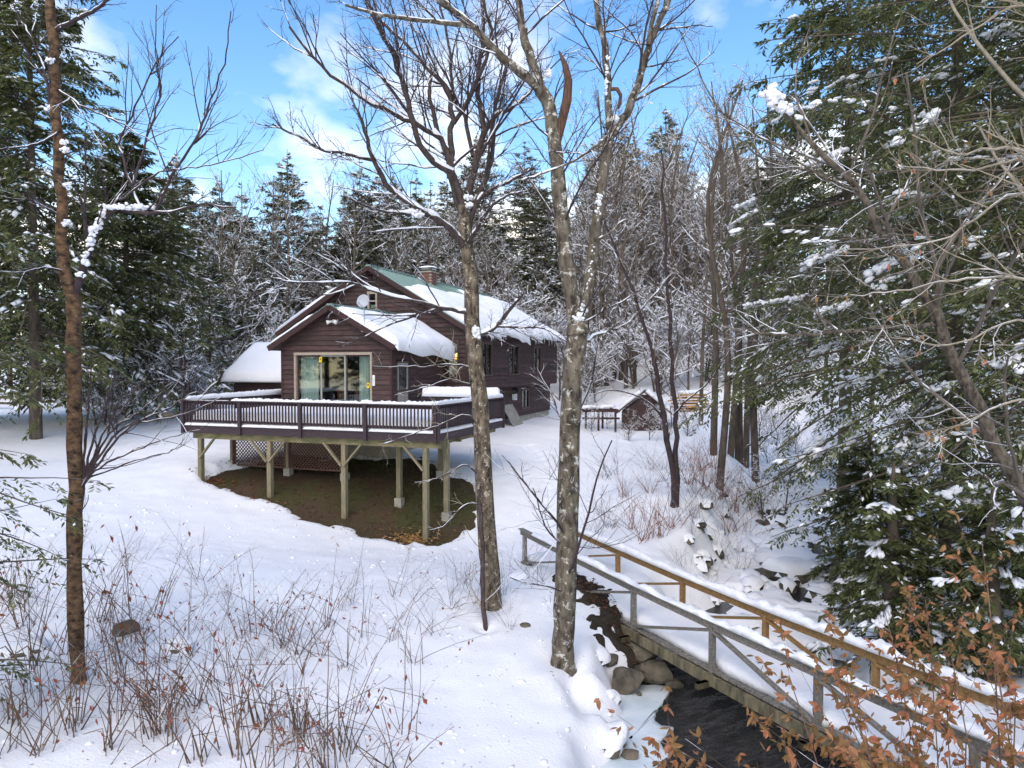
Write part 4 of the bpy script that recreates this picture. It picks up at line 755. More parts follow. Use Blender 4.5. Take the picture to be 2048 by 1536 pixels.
# ------------------------------------------------------------------ rocks
def rock(label, p, size, sub=3, seed=0, cap=0.0, rotz=0.0, group=None, flat=.7):
    g = np.random.default_rng(seed + 900); V0, T0 = ICO[sub]; V = V0.copy()
    for _ in range(9):          # facet with random planes
        nn = nrm(g.normal(size=3)); d = g.uniform(.55, .85); ex = np.maximum(V @ nn - d, 0); V = V - ex[:, None] * nn[None] * .92
    V = V * np.array(size)[None] * np.array([1, 1, flat]); V += (g.normal(size=V.shape) * .012 * max(size))
    o = thing('boulder', label, 'boulder', p, rotz, group); st = add('stone', mk('stone', V, None, T0, ROCK, smooth=False), o)
    if cap > 0:
        C0 = V0.copy(); m = C0[:, 2] > .05; Vc = V.copy(); Vc[:, 2] += cap * sstep(-.1, .75, C0[:, 2]) * (1 + .2 * g.normal(size=len(V))) - .02; Vc[:, :2] *= 1.04; Vc[C0[:, 2] < -.05, 2] -= .03
        kf = (C0[T0][:, :, 2] > -.12 + .25 * g.random(len(T0))[:, None]).all(1); add('snow_cap', mk('snow_cap', Vc, None, T0[kf], SNOW, smooth=True), o)
    return o
def gp(px, py, z): return on_plane(px, py, z)
def gray(px, py, up=.0):
    z = 1.2
    for _ in range(8): p = on_plane(px, py, z); z = gz(p[0], p[1])
    return np.array([p[0], p[1], z + up])
rock('flat square slab of snow topped rock beside the trunk foot', gp(1178, 1296, .62) + np.array([0, 0, -.12]), (.42, .5, .24), seed=1, cap=.10, rotz=.3)
rock('angular olive boulder at the edge of the stream ice', gp(1254, 1362, .22), (.36, .30, .34), seed=2, rotz=.6, flat=.85)
rock('dark mossy boulder under the bridge stringer', gp(1312, 1340, .22), (.46, .34, .34), seed=3, rotz=-.2)
rock('long dark rock ledge behind the olive boulder', gp(1262, 1300, .42), (.62, .34, .3), seed=4, rotz=-.6)
rock('tan abutment stone under the left end of the bridge', gray(1036, 1156, .0), (.30, .26, .22), seed=5, cap=.05)
rock('brown abutment stone in shadow under the first bridge bay', gp(1085, 1186, .62), (.5, .35, .3), seed=6, rotz=.5)
rock('small dark stone on the ice edge', gp(1278, 1388, .08), (.06, .06, .06), sub=2, seed=7)
rock('wet black rock at the water edge beside the bridge post', gp(1345, 1368, .06), (.22, .16, .16), seed=8)
rock('snow mound rock on the shelf ice', gp(1215, 1490, .12), (.42, .32, .26), seed=9, cap=.16)
rock('leaf stained rock at the foot of the snow mound', gp(1262, 1508, .1), (.15, .12, .1), seed=10)
rock('small rock under snow at the upper ice edge', gp(1208, 1405, .2), (.3, .22, .2), seed=11, cap=.12)
rock('big flat topped snowy boulder in the upper stream', gp(1585, 1150, .42), (.85, .5, .34), seed=12, cap=.2, rotz=-.25)
rock('rusty tan stone showing through the snow left of the birch', gray(50, 1300, .02), (.35, .3, .24), seed=13, cap=.05)
rock('dark mossy stone behind the birch trunk brush', gray(248, 1262, .03), (.26, .22, .24), seed=14)
rock('olive stone with snow cap right of the birch', gray(362, 1300, .02), (.30, .22, .22), seed=15, cap=.08)
rock('small dark rock on the snow between the two trunks', gray(1050, 1252, .0), (.12, .1, .1), sub=2, seed=16)
rock('brown stone by the driveway beyond the deck', np.array([*P(336, 828, 32)[:2], P(336, 830, 32)[2]]), (.35, .3, .25), seed=17)
g = np.random.default_rng(5); cnt = 0
for i in range(130):
    k = g.integers(50, 86); c = SC[k]; w = SWID[k]; t_ = nrm(SC[k + 1] - SC[k - 1])[:2]; s_ = np.array([t_[1], -t_[0]]); f = g.uniform(-1.7, 1.5); p = c[:2] + s_ * w * f + t_ * g.uniform(-.4, .4); sz = g.uniform(.16, .5) * (1.0 if abs(f) < .9 else .8)
    rock('rounded snow capped stone among the others in the upper stream', (p[0], p[1], max(c[2] + .02, gz(p[0], p[1]) - sz * .15)), (sz, sz * g.uniform(.7, 1), sz * .7), sub=2, seed=100 + i, cap=sz * .35, rotz=g.uniform(0, 6), group='snow capped stones in the upper stream')
bl = np.array([gp(*p, .5)[:2] for p in ((1150, 1215), (1190, 1246), (1232, 1280), (1276, 1312), (1318, 1348))]); bl = resample(bl, 60)
sx_, sy_ = np.meshgrid(np.arange(.6, 3.1, .045), np.arange(11.6, 17, .045)); dm = np.full(sx_.shape, 9.0)
for p in bl: dm = np.minimum(dm, np.hypot(sx_ - p[0], (sy_ - p[1])))
sz_ = zground(sx_, sy_) + .05 - .5 * np.maximum(dm + (vnoise(sx_, sy_, 2.5, 95) - .5) * .85 + (vnoise(sx_, sy_, 7, 96) - .5) * .45 - .17, -.08)
idx = np.arange(sx_.size).reshape(sx_.shape); Qs = np.stack([idx[:-1, :-1], idx[:-1, 1:], idx[1:, 1:], idx[1:, :-1]], -1).reshape(-1, 4); Qs = Qs[(dm.ravel()[Qs] < .75).all(1)]
tag(add('bank_soil', mk('bank_soil', np.stack([sx_, sy_, sz_], -1), Qs, None, BANK, smooth=True)), 'dark bare bank soil under the near bridge stringer', kind='structure')
for i, (x_, y_, zz_, s_) in enumerate(((1150, 1226, .55, .30), (1172, 1240, .5, .3), (1205, 1268, .42, .36), (1242, 1292, .36, .40), (1218, 1322, .40, .28), (1290, 1312, .3, .25))): rock('brown stone among the leaf litter, number %s from the bridge end down the bank' % ('one', 'two', 'three', 'four', 'five', 'six')[i], gp(x_, y_, zz_), (s_, s_ * .8, s_ * .75), sub=2, seed=60 + i, rotz=i * .9)
jj = rng.integers(0, 60, 420); C = np.column_stack([bl[jj] + rng.normal(size=(420, 2)) * .16, np.zeros(420)]); C[:, 2] = zground(C[:, 0], C[:, 1]) + .10 + rng.random(len(C)) * .05
V, Q, T = leaves(C, rng.normal(size=C.shape) * np.array([1, 1, .3]), UP + rng.normal(size=C.shape) * .6, rng.uniform(.06, .12, len(C)), rng.uniform(.03, .05, len(C)), fold=.25)
tag(add('leaf_litter', mk('leaf_litter', V, Q, T, WETLEAF)), 'wet red brown leaves between the abutment rocks', 'leaf litter', kind='stuff')
# ------------------------------------------------------------------ shed, arbor, fence, lumber
sp = P(1288, 856, 37.5); shz = gz(sp[0], sp[1]) + .02
shed = thing('shed', 'small dark brown gabled shed half hidden by saplings', 'shed', (sp[0], sp[1], shz), R(-12))
siding(shed, 'x', 0, -1, -1.15, 1.15, 0, 1.9, clip=lambda z: (max(-1.15, -1.25 * (2.0 - z) / 1.0), min(1.15, 1.25 * (2.0 - z) / 1.0)), e=.15)
siding(shed, 'y', -1.15, -1, 0, 2.2, 0, 1.0, e=.15); siding(shed, 'y', 1.15, 1, 0, 2.2, 0, 1.0, e=.15)
box('door', TRIM, shed, -.45, .45, -.06, -.034, .05, 1.35)
for s in (-1, 1):
    V = np.array([(0, y_, z_) if k == 0 else (s * 1.45, y_, z_ - 1.16) for k, y_, z_ in ((0, -.25, 2.1), (1, -.25, 2.1), (1, 2.4, 2.1), (0, 2.4, 2.1), (0, -.25, 2.02), (1, -.25, 2.02), (1, 2.4, 2.02), (0, 2.4, 2.02))]); add('roof', mk('roof', V, BOXQ, None, TRIM), shed)
    n_ = 14; g = np.random.default_rng(40 + s); t_ = np.linspace(.05, 1.05, n_); yy = np.linspace(-.22, 2.35, 12); VV = np.array([[(s * 1.45 * a, y_, 2.11 - 1.16 * a) for y_ in yy] for a in t_] + [[(s * 1.45 * a, y_, 2.11 - 1.16 * a + .20 * (1 if 0 < i < n_ - 1 else .1) * (.7 + .6 * g.random())) for y_ in yy] for i, a in enumerate(t_)][::-1])
    idx = np.arange(2 * n_ * 12).reshape(2 * n_, 12); Q = np.stack([idx, np.roll(idx, -1, 0)], -1); Q = np.concatenate([np.stack([idx[:, :-1], idx[:, 1:], np.roll(idx, -1, 0)[:, 1:], np.roll(idx, -1, 0)[:, :-1]], -1).reshape(-1, 4)] + [np.array([[idx[i, j], idx[i + 1, j], idx[2 * n_ - 2 - i, j], idx[2 * n_ - 1 - i, j]] for i in range(n_ - 1)]) for j in (0, 11)])
    tag(add('roof_snow', mk('roof_snow', VV.reshape(-1, 3), Q, None, SNOW, smooth=True), None, (sp[0], sp[1], shz), (0, 0, R(-12))), ('snow on the left slope of the shed roof', 'thin snow on the right slope of the shed roof')[(s + 1) // 2], 'snow', kind='stuff')
ap = P(1196, 858, 36.5); az = gz(ap[0], ap[1]); arb = thing('arbor', 'low open timber arbor frame beside the shed', 'arbor', (ap[0], ap[1], az))
for x_, y_ in ((-.6, .3), (-.0, -.2), (.9, .0), (.35, .9), (-.5, 1.2)): box('post', TRIM, arb, x_ - .05, x_ + .05, y_ - .05, y_ + .05, -.2, 1.0)
for y_, z_ in ((-.2, 1.0), (.4, 1.02), (1.1, 1.0), (.0, .62)): bar('beam', TRIM, arb, (-.8, y_ + .1, z_), (1.1, y_ - .1, z_), .08, .1)
bar('rafter', TRIM, arb, (-.6, -.3, 1.1), (-.5, 1.4, 1.1), .06, .08); bar('rafter', TRIM, arb, (.7, -.3, 1.1), (.8, 1.4, 1.1), .06, .08)
V, Q, T = lumps(rng, np.column_stack([rng.uniform(-.7, .9, 12), rng.uniform(-.2, 1.2, 12), np.full(12, 1.17)]), np.tile([[1., .1, 0]], (12, 1)), rng.uniform(.15, .4, 12), rng.uniform(.08, .15, 12), rng.uniform(.05, .12, 12), 1, .1); add('snow', mk('snow', V, Q, T, SNOW, smooth=True), arb)
# lumber pile
lp_ = P(1385, 800, 42); lz = gz(lp_[0], lp_[1]); pile = thing('lumber_pile', 'stack of orange brown boards with snow beyond the shed', 'lumber pile', (lp_[0], lp_[1], lz), .2)
for r_ in range(6):
    for c in range(3):
        g = np.random.default_rng(r_ * 9 + c); box('board', LUMB, pile, -.9 + g.uniform(-.5, .4), .7 + g.uniform(-.5, .4), c * .3 - .4 - .1 * g.random(), c * .3 - .13, r_ * .17, r_ * .17 + g.uniform(.05, .12))
V, Q, T = lumps(rng, np.array([[-.4, 0, 1.04], [.2, .1, 1.06], [.5, 0, 1.0]]), np.tile([[1., 0, 0]], (3, 1)), np.full(3, .6), np.full(3, .42), np.full(3, .15), 2, .1); add('snow', mk('snow', V, Q, T, SNOW, smooth=True), pile)
# rail fence, far left
fen = [P(-60, 812, 44), P(38, 815, 44), P(118, 814, 45), P(190, 812, 46)]; fo = np.array([fen[0][0], fen[0][1], gz(fen[0][0], fen[0][1])]); fence = thing('rail_fence', 'dark three-rail fence at the far left edge of the yard', 'fence', fo)
for p in fen: z_ = gz(p[0], p[1]); bar('post', BARKC, fence, (p[0], p[1], z_ - .2), (p[0], p[1], z_ + 1.25), .16, .16, (0, 1, 0), fo)
for a, b_ in zip(fen[:-1], fen[1:]):
    for h_ in (.35, .72, 1.08): bar('rail', BARKC, fence, (a[0], a[1], gz(a[0], a[1]) + h_), (b_[0], b_[1], gz(b_[0], b_[1]) + h_), .08, .15, UP, fo)
    for h_ in (.46, 1.2):
        q0 = np.array([a[0], a[1], gz(a[0], a[1]) + h_]) - fo; q1 = np.array([b_[0], b_[1], gz(b_[0], b_[1]) + h_]) - fo; pth = resample(np.array([q0, q1]), 14)[None]; V, Q, T = tubes(pth, np.full((1, 14), .06), 5); add('snow', mk('snow', V, Q, T, SNOW, smooth=True), fence)
# ------------------------------------------------------------------ trees: generators
def to_tree(name, label, cat, base, parts, group=None):
    """parts: list of (part name, [geo...], material, smooth)"""
    root = thing(name, label, cat, base, 0, group)
    for pn, geo, m, sm in parts:
        geo = [q for q in geo if len(q[0])]
        if not geo: continue
        V, Q, T = cat_geo(geo); add(pn, mk(pn, V - np.asarray(base)[None], Q, T, m, smooth=sm), root)
    return root
def limbs_tree(g, limbs, lv, k0=10, n0=22, snow=(.55, .9), up=(.02, .03, .02), twig_snow=True):
    """limbs: list of (points, r_start, r_end) in world space. lv: child levels (n per parent, len ratio or metres, P, wig)"""
    big, twigs, snowg = [], [], []; pa = []; ra = []
    for pts, r0, r1 in limbs:
        p = resample(pts, n0); L_ = np.linalg.norm(np.diff(p, axis=0), axis=1).sum(); j = g.normal(size=p.shape) * L_ * (.0014 if r0 > .1 else .0035); j[0] = 0; p = p + j; pa.append(p); u_ = np.linspace(0, 1, n0); ra.append((r0 * (1 - u_) + r1 * u_) * (1 + .05 * g.normal(size=n0)) * (1 + (.45 * np.exp(-u_ * n0 / 1.1) if r0 > .1 else 0)))
    pa = np.array(pa); ra = np.array(ra); big.append(tubes(pa, ra, k0)); snowg.append(snow_tube(g, pa, ra, snow[0], snow[1], 6))
    cp, cr = pa, ra
    for li, (n_, lr, P_, wig, ang, rr, tmin) in enumerate(lv):
        S, D, Ln, Rr = spawn(g, cp, cr, n_, tmin, ang, lr, rr, bias=(0, 0, .35) if li == 0 else None)
        keep = Ln > .05; S, D, Ln, Rr = S[keep], D[keep], Ln[keep], Rr[keep]; Rr = np.clip(np.minimum(Rr, Ln * .011 + .0025), .0028, .03 if li == 0 else .010)
        cp, cr = grow(g, S, D, Ln, Rr, P_, wig, up[min(li, 2)], .35); twigs.append(tubes(cp, cr, 5 if li == 0 else 3))
        if li == 0: snowg.append(snow_tube(g, cp, cr, snow[0] * .9, snow[1] * 1.15, 5))
        elif twig_snow and li == 1: snowg.append(snow_tube(g, cp, cr, snow[0] * .75, snow[1] * 1.4, 3))
    return big, twigs, snowg
def pl(d, *pts): return np.array([P(x_, y_, d + (q[0] if q else 0)) for x_, y_, *q in pts])
def snow_blobs(g, pts, s):
    """crumbly clump of snow: many small overlapping lumps"""
    C = np.repeat(np.asarray(pts), 26, 0); n_ = len(C); C = C + g.normal(size=C.shape) * s * np.array([.42, .35, .34]); z_ = s * g.uniform(.22, .5, n_); return lumps(g, C, g.normal(size=(n_, 3)), z_ * 1.15, z_, z_ * .85, 1, .2)
def snow_streak(g, pts, s, n=70):
    p = resample(np.asarray(pts), n); nn = vnoise(np.arange(n) * .22 + g.uniform(0, 50), np.full(n, .5), 1, 7); k = nn > .36; p = p[k]; n = len(p); p = p + g.normal(size=p.shape) * s * np.array([.30, .3, .22]); z_ = s * g.uniform(.25, .6, n) * (.6 + nn[k] * .7)
    return lumps(g, p, g.normal(size=(n, 3)), z_ * 1.1, z_, z_ * .8, 1, .2)
# ---- centre right tree (two stems, broken stub)
g = np.random.default_rng(21); dR = 12.4; wpx = dR / FPX
b0 = P(1124, 1330, dR); b0[2] = gz(b0[0], b0[1]) - .05
trunkR = [np.vstack([[b0[0] + .01, b0[1], b0[2] - .1], pl(dR, (1126, 1300), (1131, 1180), (1135, 1000), (1142, 820), (1151, 690), (1158, 645))])]
limbsR = [(trunkR[0], 24 * wpx, 20 * wpx),
          (pl(dR, (1156, 668), (1146, 600), (1132, 520), (1122, 420), (1114, 333), (1108, 277), (1098, 210), (1080, 180)), 17 * wpx, 12.5 * wpx),
          (pl(dR, (1160, 660), (1174, 590), (1183, 530), (1191, 467), (1204, 367), (1214, 300), (1219, 275)), 13 * wpx, 9.5 * wpx),
          (pl(dR, (1083, 184), (1057, 100, .1), (1041, 30, .3), (1026, -60, .6), (1015, -200, 1.0)), 10 * wpx, 5 * wpx),
          (pl(dR, (1090, 190), (1024, 130, -.2), (985, 97, -.4), (942, 50, -.6), (879, 0, -.9), (800, -70, -1.4)), 10 * wpx, 4.5 * wpx),
          (pl(dR, (942, 52, -.6), (880, 45, -.7), (760, 30, -.9), (690, 10, -1.2)), 5 * wpx, 2 * wpx),
          (pl(dR, (1219, 280), (1216, 200), (1211, 100, .2), (1194, 20, .5), (1185, -90, .9)), 8 * wpx, 5 * wpx),
          (pl(dR, (1219, 278), (1240, 245), (1264, 200, .1), (1287, 133, .2), (1301, 83, .3), (1337, 0, .5), (1380, -110, .9)), 9 * wpx, 5 * wpx),
          (pl(dR, (1297, 90, .2), (1305, 40, .1), (1322, -20, -.1), (1330, -90, -.3)), 5 * wpx, 3 * wpx),
          (pl(dR, (1219, 270), (1180, 300, -.3), (1130, 330, -.6), (1060, 355, -.9), (1024, 362, -1.1)), 3.2 * wpx, 1.2 * wpx),
          (pl(dR, (1150, 690), (1200, 668, .4), (1262, 640, .9), (1330, 560, 1.6), (1350, 540, 1.9)), 3.5 * wpx, 1.2 * wpx),
          (pl(dR, (1190, 480), (1216, 470, -.2), (1250, 440, -.5), (1300, 430, -.8)), 3 * wpx, 1 * wpx)]
big, tw, sn = limbs_tree(g, limbsR[:9], [(14, .46, 10, .09, (25, 60), .5, .3), (6, .5, 7, .11, (22, 55), .6, .15), (4, .5, 4, .12, (25, 60), .6, .2)], snow=(.72, .80))
big2, tw2, sn2 = limbs_tree(g, limbsR[9:], [(8, .35, 8, .14, (25, 65), .6, .2), (4, .5, 5, .16, (25, 60), .6, .2)], snow=(.6, 1.0), k0=6)
stub = pl(dR, (1113, 285), (1122, 250, -.02), (1134, 200, -.04), (1137, 160, -.04), (1130, 130, -.03), (1118, 102, 0))
hook = pl(dR, (1222, 178, 0), (1234, 178, -.03), (1241, 190, -.05), (1240, 208, -.05), (1236, 217, -.04))
blobs = snow_blobs(g, [P(1163, 620, dR - .12), P(1159, 634, dR - .14), P(1229, 240, dR - .06), P(1096, 148, dR - .06)], .085)
snlong = []
for dd, pts, s in ((dR, ((1172, 590), (1178, 560), (1183, 530), (1190, 480)), .055), (dR, ((1193, 430), (1199, 400), (1200, 390)), .06), (dR, ((1212, 190), (1213, 150), (1216, 110)), .04)):
    snlong.append(snow_streak(g, pl(dd - .08, *pts), s * 1.0))
to_tree('maple_tree', 'tall lichen spotted two-stemmed tree beside the bridge rail', 'tree', b0,
        [('trunk', big, BARKR, True), ('broken_stub', [tubes(stub[None], np.array([[9, 9, 9.5, 8, 6, 1.5]]) * wpx, 8), tubes(hook[None], np.array([[4, 4, 4, 3.5, 3]]) * wpx, 6)], BROKEN, True), ('limbs', big2, BARKR, True), ('branches', tw + tw2, TWIGD, False), ('snow', sn + sn2 + [blobs] + snlong, SNOWB, True)])
# ---- centre left tree (spreading crown)
g = np.random.default_rng(22); dL = 14.5; wp = dL / FPX
b1 = P(985, 1222, dL); b1[2] = gz(b1[0], b1[1]) - .05
LT = pl(dL, (984, 1215), (978, 1120), (970, 980), (962, 850), (952, 740), (944, 640), (938, 540), (932, 460), (930, 410)); LT = np.vstack([b1 - np.array([0, 0, .1]), LT])
def z2(*pts): return [(512 + x_ / 3, y_ / 3, *q) for x_, y_, *q in pts]
limbsL = [(LT, 20 * wp, 13 * wp),
          (pl(dL, *z2((1250, 1300), (1195, 1070, -.2), (1080, 980, -.4), (990, 870, -.7), (940, 720, -.9), (890, 560, -1.1), (850, 400, -1.3), (760, 200, -1.6), (680, 50, -1.9), (640, -120, -2.2))), 7.5 * wp, 3 * wp),
          (pl(dL, *z2((1240, 1280), (1180, 1100, .1), (1150, 950, .2), (1130, 870, .2), (1050, 800, .1), (900, 720, -.1), (700, 630, -.3), (500, 490, -.6), (350, 350, -.9), (200, 160, -1.2))), 8 * wp, 2 * wp),
          (pl(dL, *z2((1270, 1500), (1150, 1360, -.3), (1000, 1270, -.6), (800, 1130, -1.0), (700, 940, -1.3), (650, 760, -1.6), (590, 630, -1.8))), 8 * wp, 2 * wp),
          (pl(dL, *z2((1000, 1275, -.6), (850, 1280, -.9), (700, 1250, -1.2), (560, 1190, -1.6))), 4 * wp, 1.5 * wp),
          (pl(dL, *z2((700, 960, -1.3), (530, 920, -1.6), (400, 900, -1.9), (280, 830, -2.1), (150, 770, -2.3), (100, 740, -2.4))), 3.5 * wp, 1.2 * wp),
          (pl(dL, *z2((1180, 1040, .1), (1165, 880, .3), (1172, 700, .4), (1160, 560, .5), (1100, 480, .5), (1000, 380, .6), (900, 260, .6), (760, 130, .7), (650, 20, .8))), 6.5 * wp, 2.4 * wp),
          (pl(dL, *z2((1255, 1260), (1290, 1080, .2), (1320, 950, .3), (1370, 800, .4), (1340, 600, .5), (1330, 450, .6), (1350, 300, .7), (1360, 150, .8), (1340, -100, 1.0))), 7.5 * wp, 3.5 * wp),
          (pl(dL, *z2((1370, 810, .4), (1440, 690, .2), (1530, 650, 0), (1640, 560, -.3), (1700, 430, -.6))), 4.5 * wp, 1.6 * wp),
          (pl(dL, *z2((1185, 740, .4), (1270, 610, .2), (1320, 490, 0), (1390, 330, -.2), (1410, 180, -.4), (1380, 80, -.6), (1350, -80, -.8))), 5 * wp, 2.2 * wp),
          (pl(dL, *z2((1300, 940, .3), (1250, 700, .5), (1190, 600, .6), (1160, 300, .8), (1110, 60, 1.0), (1080, -120, 1.1))), 4.5 * wp, 2 * wp),
          (pl(dL, *z2((1100, 830, .2), (1070, 700, .3), (1040, 560, .3), (1055, 440, .3), (1040, 380, .3))), 6 * wp, 1.5 * wp),
          (pl(dL, *z2((1260, 1320), (1400, 1010, .4), (1425, 800, .5), (1440, 650, .6), (1500, 400, .7), (1540, 200, .9))), 6 * wp, 2.2 * wp),
          (pl(dL, *z2((1270, 1400), (1330, 1210, -.2), (1430, 1130, -.5), (1540, 1080, -.8), (1660, 1010, -1.2))), 5.5 * wp, 1.8 * wp),
          (pl(dL, *z2((1262, 1480), (1310, 1400, -.3), (1400, 1250, -.6), (1500, 1180, -.9), (1600, 1150, -1.2))), 5 * wp, 1.5 * wp),
          (pl(dL, (954, 675), (992, 653, -.2), (1019, 620, -.3), (1045, 588, -.5)), 5.5 * wp, 2.5 * wp),
          (pl(dL, (992, 653, -.2), (1040, 655, -.4), (1087, 657, -.6), (1134, 684, -.8)), 2.8 * wp, 1.2 * wp),
          (pl(dL, (942, 628), (905, 620, -.2), (859, 611, -.5), (811, 597, -.8), (753, 586, -1.1), (700, 564, -1.4), (615, 566, -1.9), (562, 560, -2.2)), 4.8 * wp, 1.4 * wp),
          (pl(dL, (946, 735), (900, 728, -.3), (840, 733, -.7), (745, 732, -1.2)), 2.2 * wp, .9 * wp),
          (pl(dL, (956, 850), (930, 828, -.3), (880, 850, -.7), (820, 870, -1.1), (760, 890, -1.4)), 2.4 * wp, .9 * wp),
          (pl(dL, (966, 960), (930, 930, -.3), (880, 955, -.6), (830, 965, -.9)), 2 * wp, .8 * wp),
          (pl(dL, (968, 1010), (930, 1010, -.2), (890, 1050, -.5), (860, 1060, -.7)), 2.4 * wp, .8 * wp),
          (pl(dL, (950, 770), (900, 760, -.3), (850, 775, -.7), (790, 790, -1.2)), 2.0 * wp, .8 * wp),
          (pl(dL, (973, 1308, -1.1), (969, 1240, -.9), (966, 1150, -.6), (962, 1050, -.4), (958, 980, -.3)), 5 * wp, 3.5 * wp)]
big, tw, sn = limbs_tree(g, limbsL[:1], [(3, .06, 6, .1, (30, 70), .3, .3)], snow=(.2, .5))
big2, tw2, sn2 = limbs_tree(g, limbsL[1:18], [(16, .46, 10, .085, (20, 50), .6, .14), (6, .5, 7, .11, (22, 52), .65, .15), (3, .55, 4, .12, (25, 60), .7, .2)], snow=(.74, 1.2), k0=7)
big3, tw3, sn3 = limbs_tree(g, limbsL[18:], [(9, .32, 9, .2, (30, 80), .6, .15), (3, .5, 5, .2, (25, 60), .6, .2)], snow=(.4, 1.0), k0=6)
blobs = snow_blobs(g, [P(955, 672, dL - .15), P(949, 660, dL - .15), P(935, 395, dL - .1), P(938, 410, dL - .1), P(968, 430, dL - .2), P(838, 428, dL - .7)], .09)
to_tree('maple_tree', 'scaly barked tree with wide spreading crown in front of the house', 'tree', b1,
        [('trunk', big, BARKL, True), ('limbs', big2 + big3, LIMBD, True), ('branches', tw + tw2, TWIGD, False), ('low_twigs', tw3, TWIGP, False), ('snow', sn + sn2 + sn3 + [blobs], SNOWB, True)])
# ---- left birch
g = np.random.default_rng(23); dB = 10.4; wb = dB / FPX; b2 = P(155, 1362, dB); b2[2] = gz(b2[0], b2[1]) - .05
limbsB = [(np.vstack([b2 - np.array([0, 0, .1]), pl(dB, (156, 1350), (150, 1180), (151, 1000), (149, 850), (148, 700), (146, 590))]), 16.5 * wb, 13.5 * wb),
          (pl(dB, (146, 600), (134, 545), (126, 500), (120, 400), (114, 280), (107, 130), (102, 0), (98, -150)), 12 * wb, 9 * wb),
          (pl(dB, (150, 595), (163, 545, -.05), (180, 495, -.1), (200, 445, -.15), (225, 418, -.25), (280, 424, -.4), (330, 424, -.6), (400, 412, -.8), (470, 416, -1.0)), 7.5 * wb, 1.5 * wb),
          (pl(dB, (310, 424, -.5), (345, 350, -.55), (395, 270, -.6), (420, 205, -.6), (452, 110, -.7), (460, 20, -.75)), 3.2 * wb, 1 * wb),
          (pl(dB, (283, 422, -.4), (255, 350, -.3), (240, 285, -.2), (268, 220, -.2), (310, 130, -.3), (355, 70, -.4)), 3.2 * wb, .9 * wb),
          (pl(dB, (265, 370, -.35), (290, 290, -.3), (315, 210, -.2), (322, 180, -.2), (312, 110, -.2), (312, 10, -.2)), 2.4 * wb, .8 * wb),
          (pl(dB, (240, 400, -.3), (320, 345, -.6), (420, 330, -.9), (530, 300, -1.3)), 2.2 * wb, .8 * wb),
          (pl(dB, (115, 300), (90, 150, .2), (55, 60, .4), (20, 10, .6)), 3.5 * wb, 1.2 * wb),
          (pl(dB, (112, 60), (150, 40, -.2), (190, 20, -.4), (225, -10, -.6)), 5 * wb, 2.4 * wb),
          (pl(dB, (122, 260), (80, 285, -.3), (30, 295, -.6), (-40, 300, -1)), 3 * wb, 1 * wb),
          (pl(dB, (120, 430), (60, 400, -.3), (0, 380, -.6)), 2.4 * wb, .8 * wb),
          (pl(dB, (118, 180), (170, 215, -.3), (240, 245, -.6), (330, 300, -1)), 2.6 * wb, .8 * wb),
          (pl(dB, (135, 545), (90, 535, -.3), (40, 545, -.6), (-30, 540, -.9)), 2.4 * wb, 1 * wb)]
fan = [(pl(dB, (164, 975), (172 + 16 * i, 880 - 4 * i, -.1 * i), (178 + 36 * i, 800 + 6 * i, -.2 * i), (184 + 52 * i, 725 + 14 * i, -.3 * i)), 3.0 * wb, .9 * wb) for i in range(6)] + [(pl(dB, (166, 965), (215, 925, -.3), (300, 890, -.6), (400, 858, -1)), 2.6 * wb, .8 * wb), (pl(dB, (168, 960), (260, 925, -.4), (330, 905, -.8), (370, 890, -1)), 2 * wb, .7 * wb)]
big, tw, sn = limbs_tree(g, limbsB[:2], [(5, .16, 8, .12, (35, 70), .3, .35), (4, .5, 5, .15, (25, 60), .6, .2)], snow=(.35, .6))
big2, tw2, sn2 = limbs_tree(g, limbsB[2:], [(10, .42, 9, .07, (18, 45), .6, .10), (5, .45, 6, .09, (20, 50), .6, .2)], snow=(.35, 1.0), k0=6)
big3, tw3, sn3 = limbs_tree(g, fan, [(6, .34, 8, .09, (15, 45), .6, .2)], snow=(.15, .7), k0=5)
blobs = snow_blobs(g, [P(131, 300, dB - .12), P(127, 285, dB - .12), P(100, 215, dB), P(100, 120, dB - .1), P(133, 445, dB - .12), P(135, 370, dB - .1), P(160, 548, dB - .1)], .055); streaks = [snow_streak(g, pl(dB - .2, (168, 525), (192, 455), (212, 422)), .075), snow_streak(g, pl(dB - .42, (212, 414), (270, 414), (312, 412)), .065)]
to_tree('birch_tree', 'slender peeling brown birch with forked top at the left', 'tree', b2,
        [('trunk', big, BARKB, True), ('limbs', big2 + big3, TWIGD, True), ('branches', tw + tw2 + tw3, TWIGD, False), ('snow', sn + sn2 + sn3 + [blobs] + streaks, SNOWB, True)])
